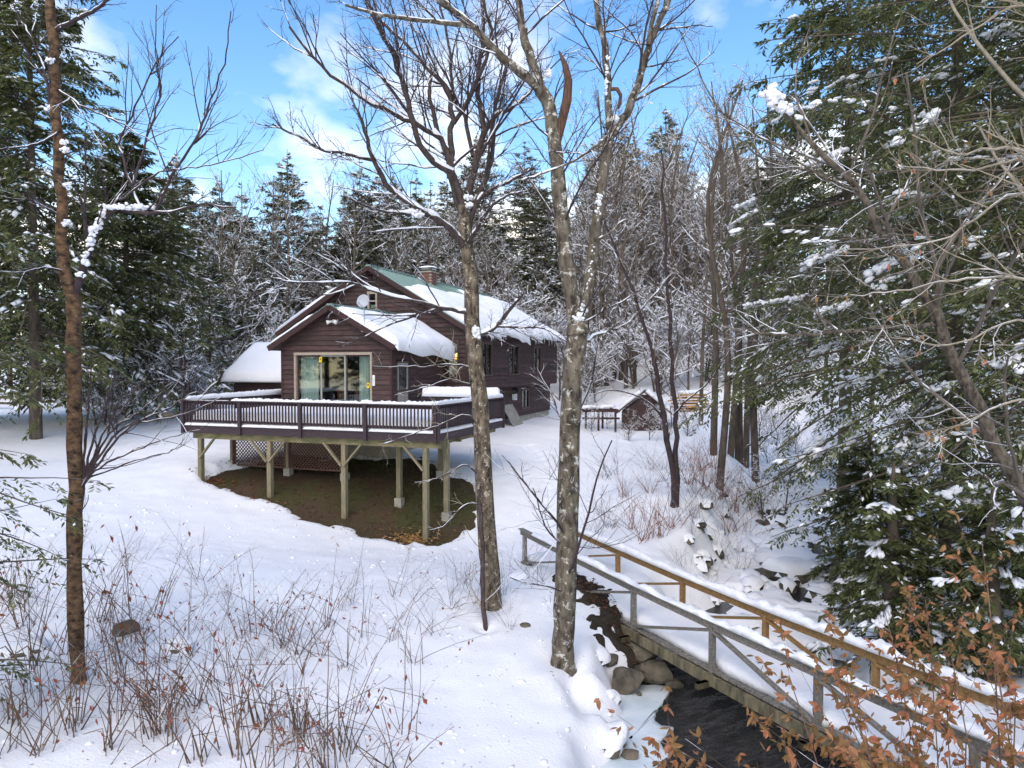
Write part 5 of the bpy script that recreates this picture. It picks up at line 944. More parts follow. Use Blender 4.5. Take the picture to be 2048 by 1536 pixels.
# ---- leaning snapped tree on the right
g = np.random.default_rng(24); dS = 9.0; wl_ = dS / FPX; pS = pl(dS, (2230, 1330, -.4), (2120, 1130, -.2), (2048, 990), (1990, 890), (1945, 790), (1895, 690), (1855, 600), (1810, 530), (1765, 475), (1735, 410), (1700, 355), (1655, 315), (1600, 258), (1545, 205)); b3 = pS[0].copy()
root_z = gz(b3[0], b3[1]); pS = np.vstack([[b3[0] + .5, b3[1] - .1, root_z - .1], pS]); b3 = pS[0]
limbsS = [(pS, 18 * wl_, 3.5 * wl_), (pl(dS, (1800, 515), (1745, 500, -.2), (1660, 540, -.4), (1560, 560, -.6)), 3 * wl_, 1 * wl_), (pl(dS, (1870, 650), (1780, 655, -.3), (1640, 665, -.5), (1540, 668, -.7), (1480, 655, -.8)), 4.5 * wl_, 1.8 * wl_), (pl(dS, (1720, 385), (1640, 350, -.3), (1560, 300, -.5), (1430, 215, -.8)), 2.5 * wl_, 1 * wl_), (pl(dS, (1700, 360), (1600, 340, .3), (1500, 300, .6), (1420, 190, .8), (1360, 60, 1)), 2.6 * wl_, 1.1 * wl_), (pl(dS, (1740, 420), (1790, 470, -.2), (1800, 500, -.3)), 3 * wl_, 2 * wl_)]
big, tw, sn = limbs_tree(g, limbsS, [(15, .32, 10, .10, (25, 65), .5, .2), (6, .5, 7, .16, (25, 60), .6, .2), (2, .5, 4, .15, (25, 60), .6, .2)], snow=(.5, .8), k0=9)
blobs = cat_geo([snow_blobs(g, [P(1537, 187, dS), P(1546, 198, dS - .04), P(1566, 214, dS - .05)], .10), snow_streak(g, pl(dS - .05, (1535, 190), (1565, 212), (1605, 240)), .06)])
to_tree('leaning_tree', 'leaning snapped tree with snow on its broken tip at the right', 'tree', b3, [('trunk', big, BARKN, True), ('branches', tw, TWIGG, False), ('snow', sn + [blobs], SNOWB, True)])
# ---- young beech outside the right edge, pale twigs reaching in
g = np.random.default_rng(25); dE = 6.0; we = dE / FPX; xE = P(2330, 700, dE); b4 = np.array([xE[0], xE[1], gz(xE[0], xE[1]) - .05])
tE = np.vstack([b4, pl(dE, (2335, 1200), (2320, 800), (2300, 400), (2290, 0), (2280, -400))])
limbsE = [(tE, 16 * we, 8 * we), (pl(dE, (2318, 560), (2180, 430, -.1), (2048, 300, -.1), (1920, 308, -.1), (1820, 270, 0)), 5 * we, 1 * we), (pl(dE, (2300, 420), (2150, 330), (2048, 318, .1), (1930, 340, .2), (1800, 330, .3)), 4.5 * we, 1 * we), (pl(dE, (2318, 640), (2150, 480, .2), (2048, 385, .3), (1960, 430, .3), (1880, 480, .3), (1700, 500, .4)), 4.5 * we, 1 * we), (pl(dE, (2300, 260), (2150, 100, .1), (2048, 10, .2), (1950, 60, .3), (1830, 130, .4)), 4.5 * we, 1 * we), (pl(dE, (2322, 800), (2180, 640), (2048, 560), (1920, 560, .1), (1800, 580, .2), (1700, 590, .2)), 4 * we, 1 * we), (pl(dE, (2322, 900), (2180, 720), (2048, 640, .2), (1900, 690, .3), (1770, 670, .4)), 4 * we, 1 * we), (pl(dE, (2290, 100), (2170, -60), (2048, -20, .2), (1900, -20, .3)), 4 * we, 1 * we), (pl(dE, (2322, 980), (2200, 860), (2048, 800, -.2), (1920, 850, -.2), (1850, 880, -.2)), 3.5 * we, 1 * we)]
big, tw, sn = limbs_tree(g, limbsE, [(11, .36, 10, .10, (18, 50), .6, .18), (5, .45, 7, .12, (20, 55), .65, .12)], snow=(.18, .9), k0=6)
nb = 90; idx_ = g.integers(0, len(tw[1][0]), nb); C = tw[1][0][idx_]; V, Q, T = leaves(C, g.normal(size=(nb, 3)) * .5 + np.array([0, 0, -1.]), g.normal(size=(nb, 3)), g.uniform(.05, .08, nb), g.uniform(.025, .04, nb), fold=.3)
to_tree('beech_tree', 'pale twigged young beech reaching in from the right edge', 'tree', b4, [('trunk', big[:1], TWIGP, True), ('branches', tw, TWIGP, False), ('leaves', [(V, Q, T)], LEAFB, False), ('snow', sn, SNOWB, True)])
# ---- conifers
def conifer(g, H, Rad, z0, nw, nb, ntw, nl, leafL, leafW, droop, top_up=.45, snowf=.3, snow_s=.2, snow_sub=0, trunk_r=.2, shape=.8, hang=.35, irregular=.25, zmin_r=0.0, dust=.06, wj=.4, bough=0):
    """returns trunk, crown, snow geometry around the origin; sprays of needle faces on drooping boughs"""
    tp = np.array([[0, 0, -.3], [.02, 0, H * .3], [0, .02, H * .65], [0, 0, H]]); tr_ = tubes(resample(tp, 10)[None], np.linspace(trunk_r, .02, 10)[None], 9)
    zz = z0 + (H - z0) * (np.linspace(0, 1, nw) ** 0.9); S, D, Ln = [], [], []
    zs = np.repeat(zz, nb) + g.normal(size=nw * nb) * (H - z0) / nw * wj; zs = np.clip(zs, z0 * .8, H * .985); u_ = np.clip((zs - z0) / (H - z0), 0, 1); kp = g.random(len(zs)) < 1 - .72 * sstep(.62, 1.0, u_); zs, u_ = zs[kp], u_[kp]
    az_ = g.uniform(0, 2 * np.pi, len(zs)); pit = -droop * (1 - u_) + top_up * u_ + g.normal(size=len(zs)) * .10
    Ln = Rad * np.maximum((1 - u_) ** shape, .05) * g.uniform(1 - irregular * 1.6, 1 + irregular, len(zs)); Ln *= np.clip(.55 + u_ * 3, .55, 1) if zmin_r else 1
    D = np.column_stack([np.cos(az_) * np.cos(pit), np.sin(az_) * np.cos(pit), np.sin(pit)]); S = np.column_stack([np.zeros(len(zs)), np.zeros(len(zs)), zs])
    bp_, brd = grow(g, S, D, Ln, np.clip(Ln * .009, .008, .06), 9, .05, -.05 * droop / .3, .2); bt = tubes(bp_, brd, 4)
    # twigs both sides
    B_ = len(zs); t_ = g.uniform(.18, 1, (B_, ntw)); f = t_ * 8; i_ = np.minimum(f.astype(int), 7); w = (f - i_)[..., None]; rows_ = np.arange(B_)[:, None]
    a, c = bp_[rows_, i_], bp_[rows_, i_ + 1]; pos = a * (1 - w) + c * w; tn = nrm(c - a); side = nrm(np.cross(tn, UP)); sg = np.where(g.random((B_, ntw, 1)) < .5, -1, 1)
    tl = (Ln[:, None] * (.10 + .30 * (1 - t_)) * g.uniform(.6, 1.3, (B_, ntw))); tl = np.clip(tl, np.minimum(leafL * 1.2, Ln * .5)[:, None], 1.6)
    td = nrm(tn * .75 + side * sg * g.uniform(.5, 1.0, (B_, ntw, 1)) + g.normal(size=(B_, ntw, 3)) * .18 + np.array([0, 0, -hang]) * g.uniform(.3, 1.4, (B_, ntw, 1)))
    # needle faces along each twig
    s_ = np.linspace(.12, 1, nl)[None, None, :] ; C = pos[:, :, None, :] + td[:, :, None, :] * (tl[..., None] * s_)[..., None] + np.array([0, 0, -1.]) * (hang * .25 * tl[..., None] * s_ ** 2)[..., None]
    sg2 = np.where(np.arange(nl) % 2 == 0, 1, -1)[None, None, :, None]; tside = nrm(np.cross(td, UP))[:, :, None, :]
    ld = nrm(td[:, :, None, :] * .8 + tside * sg2 * .75 + g.normal(size=C.shape) * .22 + np.array([0, 0, -hang * .5])); C2 = C.reshape(-1, 3); n_ = len(C2); lsc = np.repeat(np.clip(Ln / (leafL * 2.5), .35, 1), ntw * nl)
    lv_ = leaves(C2, ld.reshape(-1, 3), UP + g.normal(size=(n_, 3)) * .35, leafL * lsc * g.uniform(.7, 1.35, n_), leafW * lsc * g.uniform(.7, 1.3, n_))
    # snow: fine dusting on single sprays, clusters on some boughs
    ds = g.random(n_) < dust * np.repeat((1 - u_) ** .5, ntw * nl); Cd = C2[ds] + np.array([0, 0, leafL * .12]); md = len(Cd); dl = leaves(Cd, ld.reshape(-1, 3)[ds], UP + g.normal(size=(md, 3)) * .3, leafL * g.uniform(.5, 1.1, md), leafW * g.uniform(.8, 1.6, md))
    bsel = g.random(B_) < np.minimum(1, snowf * 1.8) * (1 - u_) ** .6; tsel = bsel[:, None] & (g.random((B_, ntw)) < .55); ck = 4 if snow_sub else 1; pc = (pos + td * (tl * .45)[..., None])[tsel] + np.array([0, 0, .04]); dd = (td + tn)[tsel]; pc = np.repeat(pc, ck, 0); dd = np.repeat(dd, ck, 0); pc = pc + g.normal(size=pc.shape) * snow_s * (.45 if ck > 1 else .1) * np.array([1, 1, .35]); m = len(pc)
    sn_ = [lumps(g, pc, dd, snow_s * g.uniform(.5, 1.5, m), snow_s * .5 * g.uniform(.5, 1.3, m), snow_s * .28 * g.uniform(.6, 1.3, m), snow_sub, .25)] if m else []
    if bough:
        bi = g.choice(np.where(u_ < .7)[0], bough, replace=False); nk = 34
        for q in bi:
            t0 = g.uniform(3.5, 6); tt = t0 + np.sort(g.random(nk)) * g.uniform(.8, 2.2); tt = np.minimum(tt, 7.95); i0 = tt.astype(int); w0 = (tt - i0)[:, None]; c0 = bp_[q, i0] * (1 - w0) + bp_[q, i0 + 1] * w0; dq = nrm(bp_[q, 8] - bp_[q, 4]); sq = nrm(np.cross(dq, UP)); wid = np.clip(Ln[q] * .035, .05, .15)
            lat = g.normal(size=nk) * wid * 1.1; c0 = c0 + sq * lat[:, None] + np.array([0, 0, 1.]) * (.05 - .35 * np.abs(lat) + g.normal(size=nk) * .015)[:, None]; sz_ = wid * g.uniform(.35, .95, nk)
            sn_.append(lumps(g, c0, np.tile(dq, (nk, 1)) + g.normal(size=(nk, 3)) * .4, sz_ * 1.1, sz_ * .85, sz_ * .5, 1, .22))
    return [tr_, bt], [lv_], sn_ + [dl]
def conifer_tree(name, label, cat, loc, geo, group=None, mats=(BARKC, PINE, SNOWB), rotz=0):
    root = thing(name, label, cat, loc, rotz, group)
    for pn, ge, m, sm in zip(('trunk', 'crown', 'snow'), geo, mats, (True, False, True)):
        if ge: V, Q, T = cat_geo(ge); add(pn, mk(pn, V, Q, T, m, smooth=sm), root)
    return root
def hem(seed, H, Rad, z0, nw, nb, ntw, nl, lL, lW, sf=.16, ss=.16, sub=1, **k): return conifer(np.random.default_rng(seed), H, Rad, z0, nw, nb, ntw, nl, lL, lW, .22, top_up=.35, snowf=sf, snow_s=ss, snow_sub=sub, trunk_r=.26, hang=.42, **k)
def gat(px, d): x_ = (px - 1024) / FPX * d; return np.array([x_, d, gz(x_, d) - .05])
H1 = hem(31, 23, 5.4, 1.3, 54, 7, 18, 16, .15, .046, sf=.10, ss=.11, shape=.45, bough=46, irregular=.3, dust=.09, zmin_r=1)
HM = (BARKC, HEML, SNOWB)
conifer_tree('hemlock_tree', 'huge dark hemlock hanging over the stream at the right', 'tree', gat(1905, 16.8), H1, mats=HM)
H2 = hem(32, 19, 4.6, 1.2, 46, 7, 16, 15, .15, .046, sf=.10, ss=.11, shape=.5, bough=34, irregular=.3, dust=.09, zmin_r=1)
conifer_tree('hemlock_tree', 'hemlock cut by the right edge behind the beech leaves', 'tree', gat(2130, 13.0), H2, mats=HM)
H3 = hem(33, 23, 5.2, 5.0, 46, 7, 14, 11, .25, .08, sf=.16, ss=.2, sub=0, shape=.55, bough=40)
conifer_tree('hemlock_tree', 'tall hemlock further up the stream bank', 'tree', gat(1690, 25.5), H3, mats=HM)
conifer_tree('hemlock_tree', 'tall forked hemlock behind the birch with open top', 'tree', gat(70, 30), hem(34, 24, 5.2, 3.5, 46, 7, 14, 11, .26, .09, sf=.30, ss=.24, sub=0, shape=.6), mats=HM)
conifer_tree('hemlock_tree', 'hemlock standing behind the birch fork with low sweeping boughs', 'tree', gat(255, 37), hem(35, 15, 5.6, 2.6, 46, 7, 14, 11, .28, .10, sf=.34, ss=.26, sub=0, shape=.7), mats=HM)
conifer_tree('hemlock_tree', 'hemlock at the far left edge with trunk at the fence', 'tree', gat(-60, 34), hem(36, 22, 5.4, 3.0, 46, 7, 14, 11, .28, .10, sf=.25, ss=.24, sub=0, shape=.6), mats=HM)
conifer_tree('hemlock_tree', 'near hemlock boughs entering low at the left edge', 'tree', gat(-200, 8.6), hem(37, 9, 2.3, .8, 22, 5, 9, 12, .11, .032, sf=.05, ss=.08, shape=.6), mats=HM)
small = hem(38, 3.4, 1.5, .2, 22, 6, 10, 12, .13, .045, sf=.14, ss=.10, shape=.7)
s1 = conifer_tree('young_hemlock', 'small snowy hemlock between the bridge and the big hemlock', 'tree', gat(1790, 12.6), small, mats=HM)
dup(s1, tuple(gat(1990, 11.2)), 1.3, .95, label='small snowy hemlock by the bridge end at the right edge'); dup(s1, tuple(gat(1740, 18.0)), 2.3, 1.2, label='small hemlock leaning over the upper stream stones')
# background conifers
variants = [conifer(np.random.default_rng(50 + i), H_, Rd, z0_, nw_, 8, 9, 7, .46, .15, .12, top_up=.55, snowf=.55, snow_s=.36, dust=.17, wj=.16, snow_sub=0, trunk_r=.2, shape=sh, hang=.15, irregular=.35) for i, (H_, Rd, z0_, nw_, sh) in enumerate(((18, 4.3, 3, 22, .95), (20, 4.2, 4, 24, 1.0), (16, 4.3, 2, 20, .95), (21, 4.6, 7, 20, .9), (14, 3.9, 1.2, 19, 1.0)))]
roots = []
g = np.random.default_rng(77)
spots = []
for i, (px, d, s) in enumerate(((385, 58, .86), (487, 66, .95), (540, 72, .86), (578, 64, 1.02), (627, 70, .92), (690, 62, .95), (722, 66, 1.05), (800, 67, 1.08), (760, 74, .95), (850, 70, .85), (905, 66, .8), (960, 74, .8), (1012, 70, .75), (1070, 64, .88), (1120, 72, .85), (1165, 78, .95), (1240, 84, .92), (1300, 80, .88), (1345, 88, .9), (1400, 84, .8), (1450, 80, .9), (1500, 76, 1.0), (430, 70, .9), (350, 66, .95), (300, 60, .85), (330, 54, .7), (420, 50, .62), (470, 55, .62), (520, 58, .66), (660, 58, .7), (840, 60, .6), (1560, 60, 1.0), (1620, 55, 1.0), (1540, 48, .8), (150, 56, 1.0), (210, 62, 1.05), (20, 58, 1.0), (90, 66, 1.1), (-80, 60, 1.1), (1680, 70, 1.1), (1750, 62, 1.1), (1850, 58, 1.1), (1950, 60, 1.2), (2060, 55, 1.1), (2150, 60, 1.2), (1900, 42, 1.0), (2050, 36, 1.0), (985, 68, 1.0), (955, 76, 1.12), (1000, 80, 1.15), (1210, 76, 1.05), (1270, 72, 1.0), (925, 84, 1.2))): spots.append((px, d, s))
for i in range(50): spots.append((g.uniform(250, 1500), g.uniform(80, 112), g.uniform(.95, 1.3)))
lab0 = 'snow dusted dark conifer in the wood behind the house'
for i, (px, d, s) in enumerate(spots):
    k = i % 5; p = gat(px, d)
    if len(roots) <= k: roots.append(conifer_tree('spruce_tree', lab0, 'tree', p, variants[k], group='conifers of the wood behind the house', rotz=g.uniform(0, 6))); roots[k].scale = (s,) * 3
    else: dup(roots[k], tuple(p), g.uniform(0, 6.28), s * g.uniform(.95, 1.05))
for i, (x_, y_, s) in enumerate(((-24, 6, 1.1), (-29, 11, 1.2), (-34, 3, 1.2), (-27, 0, 1.0), (-36, 14, 1.3), (-40, 8, 1.3), (-32, -3, 1.1), (-38, 22, 1.2), (-44, 17, 1.3), (-21, 1, .9), (-26, -8, 1.1), (-36, -9, 1.2))): dup(roots[i % 5], (x_, y_, gz(x_, max(y_, -60))), i * 1.3, s, label='dark conifer outside the left edge, mirrored in the glass doors', group='conifers mirrored in the glass doors')
# ---- bare trees
def bare(g, H, r0, n1, spread, lvs, snow=(.5, 1.4), lean=.06, z0=.25, k1=5):
    p = resample(np.array([[0, 0, -.2], [g.normal() * lean * H * .3, g.normal() * lean * H * .3, H * .35], [g.normal() * lean * H * .6, g.normal() * lean * H * .6, H * .7], [g.normal() * lean * H, g.normal() * lean * H, H]]), 14)[None]; r = (r0 * np.linspace(1, .12, 14) ** .8)[None]
    tr_ = [tubes(p, r, 7)]; cp, cr = p, r; tw = []; sn_ = []; n_ = n1
    for li, (n_, lr, P_, wig, ang, rr, tm) in enumerate(lvs):
        S, D, Ln, Rr = spawn(g, cp, cr, n_, tm if li else z0, ang, lr, rr, bias=(0, 0, .5)); Rr = np.clip(Rr, .008, .09); cp, cr = grow(g, S, D, Ln, Rr, P_, wig, .05, .3); tw.append(tubes(cp, cr, k1 if li == 0 else 3)); sn_.append(snow_tube(g, cp, np.maximum(cr, .012), snow[0], snow[1], 4))
    return tr_, tw, sn_
def bare_tree(name, label, loc, geo, group=None, mats=(BARKC, TWIGG, SNOWB), rotz=0, cat='tree'):
    root = thing(name, label, cat, loc, rotz, group)
    for pn, ge, m, sm in zip(('trunk', 'branches', 'snow'), geo, mats, (True, False, True)):
        if ge: V, Q, T = cat_geo(ge); add(pn, mk(pn, V, Q, T, m, smooth=sm), root)
    return root
bv = [bare(np.random.default_rng(60 + i), H_, .13, 20, 1, [(24, .30, 7, .10, (30, 60), .5, .25), (7, .42, 6, .13, (25, 55), .55, .2), (4, .45, 4, .14, (25, 55), .7, .2)], snow=(.55, 1.3), z0=.24) for i, H_ in enumerate((13, 11, 14, 9.5))]
broots = []; spots = []
for i in range(84): spots.append((g.uniform(1150, 1530), g.uniform(48, 84), g.uniform(.9, 1.6)))
for i in range(84): spots.append((g.uniform(400, 1160), g.uniform(56, 78), g.uniform(.85, 1.45)))
for i in range(14): spots.append((g.uniform(180, 430), g.uniform(48, 60), g.uniform(.5, .8)))
for i in range(10): spots.append((g.uniform(1500, 2050), g.uniform(34, 60), g.uniform(.7, 1)))
def clear(p): q = np.array(p[:2]) - HO; a, b_ = q @ HU, q @ HV; return not (-16 < a < 3 and -2 < b_ < 20)
for i, (px, d, s) in enumerate(spots):
    p = gat(px, d); k = i % 4
    if not clear(p): continue
    if k not in dict(enumerate(broots)) and len(broots) <= k: broots.append(bare_tree('bare_tree', 'grey leafless tree laced with snow in the wood behind the house', p, bv[len(broots)], group='leafless trees of the wood')); broots[-1].scale = (s,) * 3
    else: dup(broots[k], tuple(p), g.uniform(0, 6.28), s)
# snow laden brush: low dense crowns
sv = [bare(np.random.default_rng(70 + i), 3.2, .045, 12, 1, [(22, .55, 7, .16, (30, 70), .6, .05), (7, .5, 5, .18, (30, 65), .7, .15), (3, .5, 4, .18, (30, 60), .8, .2)], snow=(.62, 1.6), z0=.06, lean=.2) for i in range(3)]
sroots = []; spots = []
for i in range(48): spots.append((g.uniform(170, 440), g.uniform(33, 50), g.uniform(.5, 1.2)))
for q in ((1258, 34, .42), (1300, 34.5, .5), (1338, 35, .55), (1185, 36, .42), (1215, 37.6, .4), (1160, 38, .5), (1375, 36, .6)): spots.append(q)
for i in range(56): spots.append((g.uniform(1140, 1560), g.uniform(44, 66), g.uniform(.9, 2.2)))
for i in range(50): spots.append((g.uniform(400, 1140), g.uniform(48, 62), g.uniform(1.2, 2.6)))
for i in range(16): spots.append((g.uniform(1500, 1900), g.uniform(24, 40), g.uniform(.5, .9)))
for i, (px, d, s) in enumerate(spots):
    p = gat(px, d); k = i % 3
    if not clear(p): continue
    if len(sroots) <= k: sroots.append(bare_tree('bush', 'tangled bare bush loaded with snow at the wood edge', p, sv[len(sroots)], group='snow laden bushes at the wood edge', cat='bush')); sroots[-1].scale = (s,) * 3
    else: dup(sroots[k], tuple(p), g.uniform(0, 6.28), s)
# the snowy apple-like tree left of the deck
conf = bare(np.random.default_rng(81), 5.0, .16, 12, 1, [(16, .62, 8, .12, (45, 75), .55, .12), (8, .45, 6, .16, (30, 60), .6, .2), (4, .5, 4, .16, (25, 55), .7, .2)], snow=(.75, 1.5), z0=.1, lean=.1)
bare_tree('apple_tree', 'low spreading tree thick with snow beyond the deck corner', gat(368, 36), conf, mats=(BARKC, TWIGD, SNOWB))
# mid distance trunks right of the shed
for i, (px, py, d, w, H_, lab) in enumerate(((1428, 890, 31, 15, 15, 'slim grey trunk just right of the shed'), (1440, 952, 26, 16, 15, 'rusty based trunk in front of the others right of the shed'), (1462, 885, 32, 14, 16, 'middle trunk of the row beyond the red stems'), (1480, 885, 32.5, 18, 17, 'thick grey trunk, left one of a close pair'), (1493, 888, 32, 14, 16, 'right one of the close pair of grey trunks'), (1515, 905, 29, 17, 17, 'pale straight trunk nearest the hemlock boughs'), (1402, 845, 38, 9, 12, 'thin leaning trunk behind the shed'), (1200, 770, 52, 9, 11, 'left one of two thin trunks on the snow slope behind the arbor'), (1212, 772, 52, 8, 11, 'right one of two thin trunks on the snow slope behind the arbor'), (1252, 778, 50, 9, 12, 'thin trunk above the shed roof, left of two'), (1270, 776, 50, 9, 12, 'thin trunk above the shed roof, right of two'))):
    p = gat(px, d); bare_tree('bare_tree', lab, p, bare(np.random.default_rng(200 + i), H_, w / 2 * d / FPX, 10, 1, [(12, .22, 6, .12, (35, 70), .4, .25), (5, .42, 5, .14, (25, 55), .55, .2), (2, .45, 3, .14, (25, 55), .7, .2)], snow=(.45, 1.1), lean=.03, z0=.3), group=None, mats=(BARKC, TWIGG, SNOWB))
# sapling pair in front of the shed
g = np.random.default_rng(26); dP = 21; wq = dP / FPX; bP = gat(1350, dP)
lP = [(np.vstack([bP, pl(dP, (1348, 960), (1335, 880), (1318, 780), (1303, 700), (1275, 610), (1240, 520), (1200, 420))]), 7 * wq, 1.6 * wq), (np.vstack([bP + np.array([.05, 0, 0]), pl(dP, (1354, 930), (1350, 850), (1346, 760), (1342, 640), (1335, 520), (1330, 420), (1322, 300))]), 6 * wq, 1.6 * wq), (pl(dP, (1346, 830), (1375, 800, -.2), (1420, 760, -.4), (1460, 700, -.6)), 2.4 * wq, 1 * wq), (pl(dP, (1330, 840), (1290, 800, -.2), (1230, 780, -.4), (1180, 790, -.6)), 2.4 * wq, .9 * wq)]
big, tw, sn = limbs_tree(g, lP, [(12, .22, 8, .13, (25, 65), .5, .15), (5, .5, 5, .16, (25, 60), .6, .2), (2, .5, 4, .15, (25, 60), .6, .2)], snow=(.55, 1.2), k0=6)
to_tree('sapling', 'dark double-stemmed sapling in front of the shed', 'tree', bP, [('trunk', big, TWIGD, True), ('branches', tw, TWIGG, False), ('snow', sn, SNOWB, True)])
# ------------------------------------------------------------------ shrubs and canes
def shrub(g, ns, h, spread, wig, arch, nl, leafs, r0=.006, sub=(4, .35), kink=.25, P_=9, hangleaf=True):
    S = np.column_stack([g.normal(size=(ns, 2)) * spread * .25, np.zeros(ns) - .06]); D = nrm(np.column_stack([g.normal(size=(ns, 2)) * spread, np.ones(ns)])); Ln = h * g.uniform(.5, 1.15, ns); pts, rad = grow(g, S, D, Ln, r0 * g.uniform(.7, 1.4, ns), P_, wig, -arch, .4)
    kk = g.random(ns) < kink      # snapped canes fold over
    for i in np.where(kk)[0]:
        j = g.integers(4, P_ - 1); d = nrm(np.array([*g.normal(size=2), -g.uniform(.1, .9)])); st = Ln[i] / (P_ - 1)
        for q in range(j, P_): pts[i, q] = pts[i, q - 1] + d * st
    pts[..., 2] = np.maximum(pts[..., 2], -.08)
    geo = [tubes(pts, rad, 4)]; c2 = None
    if sub[0]:
        S, D, L2, R2 = spawn(g, pts, rad, sub[0], .35, (25, 60), sub[1], .55); c2, r2 = grow(g, S, D, L2, np.maximum(R2, .0018), 5, wig, .02, .5); geo.append(tubes(c2, r2, 3))
    lf = []
    if nl:
        src = c2 if c2 is not None else pts; bi = g.integers(0, len(src), nl); pi = g.integers(1, src.shape[1], nl); C = src[bi, pi]; D = g.normal(size=(nl, 3)) * .55 + np.array([0, 0, -1.0 if hangleaf else .2])
        lf = [leaves(C, D, g.normal(size=(nl, 3)), leafs * g.uniform(.6, 1.3, nl), leafs * .42 * g.uniform(.6, 1.2, nl), fold=.3)]
    return geo, lf
def shrub_obj(name, label, cat, loc, geo, group, sm=CANE, lm=LEAFD, rotz=0):
    root = thing(name, label, cat, loc, rotz, group); V, Q, T = cat_geo(geo[0]); add('stems', mk('stems', V, Q, T, sm), root)
    if geo[1]: V, Q, T = cat_geo(geo[1]); add('leaves', mk('leaves', V, Q, T, lm), root)
    return root
def scatter(name, label, cat, group, vs, spots, sm=CANE, lm=LEAFD, g=g):
    rs = []
    for i, (x_, y_, s) in enumerate(spots):
        p = (x_, y_, gz(x_, y_)); k = i % len(vs)
        if len(rs) <= k: rs.append(shrub_obj(name, label, cat, p, vs[k], group, sm, lm)); rs[-1].scale = (s,) * 3
        else: dup(rs[k], p, g.uniform(0, 6.28), s)
g = np.random.default_rng(91)
canes = [shrub(np.random.default_rng(300 + i), 6, 1.55, .36, .05, .05, 7, .10, r0=.0065, sub=(2, .35), kink=.35) for i in range(6)]
sp_ = []
while len(sp_) < 70:
    d = g.uniform(8.3, 13.2); px = g.uniform(-40, 860); x_ = (px - 1024) / FPX * d
    if abs(x_ + 6.6) < .3 and abs(d - 10.4) < .5: continue
    if g.random() < .25 + .75 * (px < 620): sp_.append((x_, d, g.uniform(.6, 1.25)))
scatter('cane_clump', 'clump of thin brown dead canes standing in the snow', 'dead canes', 'dead canes in the foreground snow', canes, sp_, g=g)
fine = [shrub(np.random.default_rng(320 + i), 6, 1.5, .45, .05, .07, 4, .07, r0=.0045, sub=(7, .45), kink=.1) for i in range(5)]
sp_ = []
for i in range(30): d = g.uniform(11, 15.5); px = g.uniform(-20, 560) if i % 4 else g.uniform(560, 980); sp_.append(((px - 1024) / FPX * d, d, g.uniform(.6, 1.1)))
scatter('twiggy_shrub', 'fine twiggy bare shrub rising from the snow', 'shrub', 'fine bare shrubs behind the canes', fine, sp_, g=g)
big_c = [shrub(np.random.default_rng(340 + i), 9, 1.6, .28, .04, .03, 6, .10, r0=.010, sub=(1, .5), kink=.5) for i in range(3)]
scatter('cane_clump', 'thick snapped cane clump at the bottom edge', 'dead canes', 'thick snapped canes at the bottom edge', big_c, [((px - 1024) / FPX * d, d, s) for px, d, s in ((390, 8.7, .9), (455, 8.9, 1), (640, 8.8, 1), (590, 9.6, .9), (680, 9.4, .8), (300, 9.2, .9), (520, 9.6, .9), (120, 9.0, .9), (210, 8.8, .8), (20, 9.2, .9), (60, 10.6, 1.0))], g=g)
red = [shrub(np.random.default_rng(360 + i), 16, 1.5, .42, .05, .045, 10, .07, r0=.008, sub=(4, .4), kink=.05) for i in range(4)]
sp_ = [((px - 1024) / FPX * d, d, s) for px, d, s in ((1290, 18.6, .95), (1320, 18.8, 1.0), (1345, 19.4, .9), (1265, 19.6, .7), (1380, 23.5, 1), (1410, 24, 1.1), (1440, 24, 1.1), (1470, 24.5, 1.1), (1500, 25, 1.0), (1520, 25.5, 1.1), (1460, 22.5, .9), (1400, 27, 1), (1430, 28, 1.1), (1250, 22, .6), (1300, 22, .7), (1540, 26.5, 1.), (1490, 22.5, .9))]
scatter('red_stem_shrub', 'rust red stemmed bare shrub on the stream bank', 'shrub', 'rust red shrubs on the stream bank', red, sp_, sm=REDC, g=g)
pale = [shrub(np.random.default_rng(380 + i), 9, 1.5, .6, .05, .05, 0, .07, r0=.0055, sub=(6, .45), kink=.0) for i in range(3)]
sp_ = [((px - 1024) / FPX * d, d, s) for px, d, s in ((1230, 20, .9), (1210, 21, .8), (1180, 19.5, .6), (1330, 24, 1), (1370, 26, 1.1), (1300, 26, .9), (1400, 22, .9), (1440, 20, .8), (1480, 20.5, .7), (1050, 16.5, .8), (1080, 15.8, .7), (1010, 15, .8), (1020, 13.6, .6), (930, 15.6, .7), (900, 14.2, .7), (860, 13, .7)) + tuple((px_, d_, s_) for px_, d_, s_ in zip(rng.uniform(1190, 1480, 26), rng.uniform(17.5, 26, 26), rng.uniform(.5, 1.0, 26)))]
scatter('twiggy_shrub', 'thin arching bare shrub on the snowy slope above the bridge', 'shrub', 'thin bare shrubs on the slope', pale, sp_, sm=TWIGD, g=g)
# rusty shrub by the outbuilding
og = [shrub(np.random.default_rng(390), 30, 1.4, .5, .06, .03, 60, .09, r0=.007, sub=(5, .4), kink=0)]
scatter('hedge_shrub', 'rusty tan shrub against the outbuilding wall', 'shrub', 'rusty shrubs at the outbuilding', og, [(*h2w(-12.6, 7.6)[:2], 1.0), (*h2w(-11.2, 7.7)[:2], 1.0), (*h2w(-10.0, 7.5)[:2], .9), (*h2w(-8.9, 7.2)[:2], .8)], sm=REDC, lm=LEAFB, g=g)
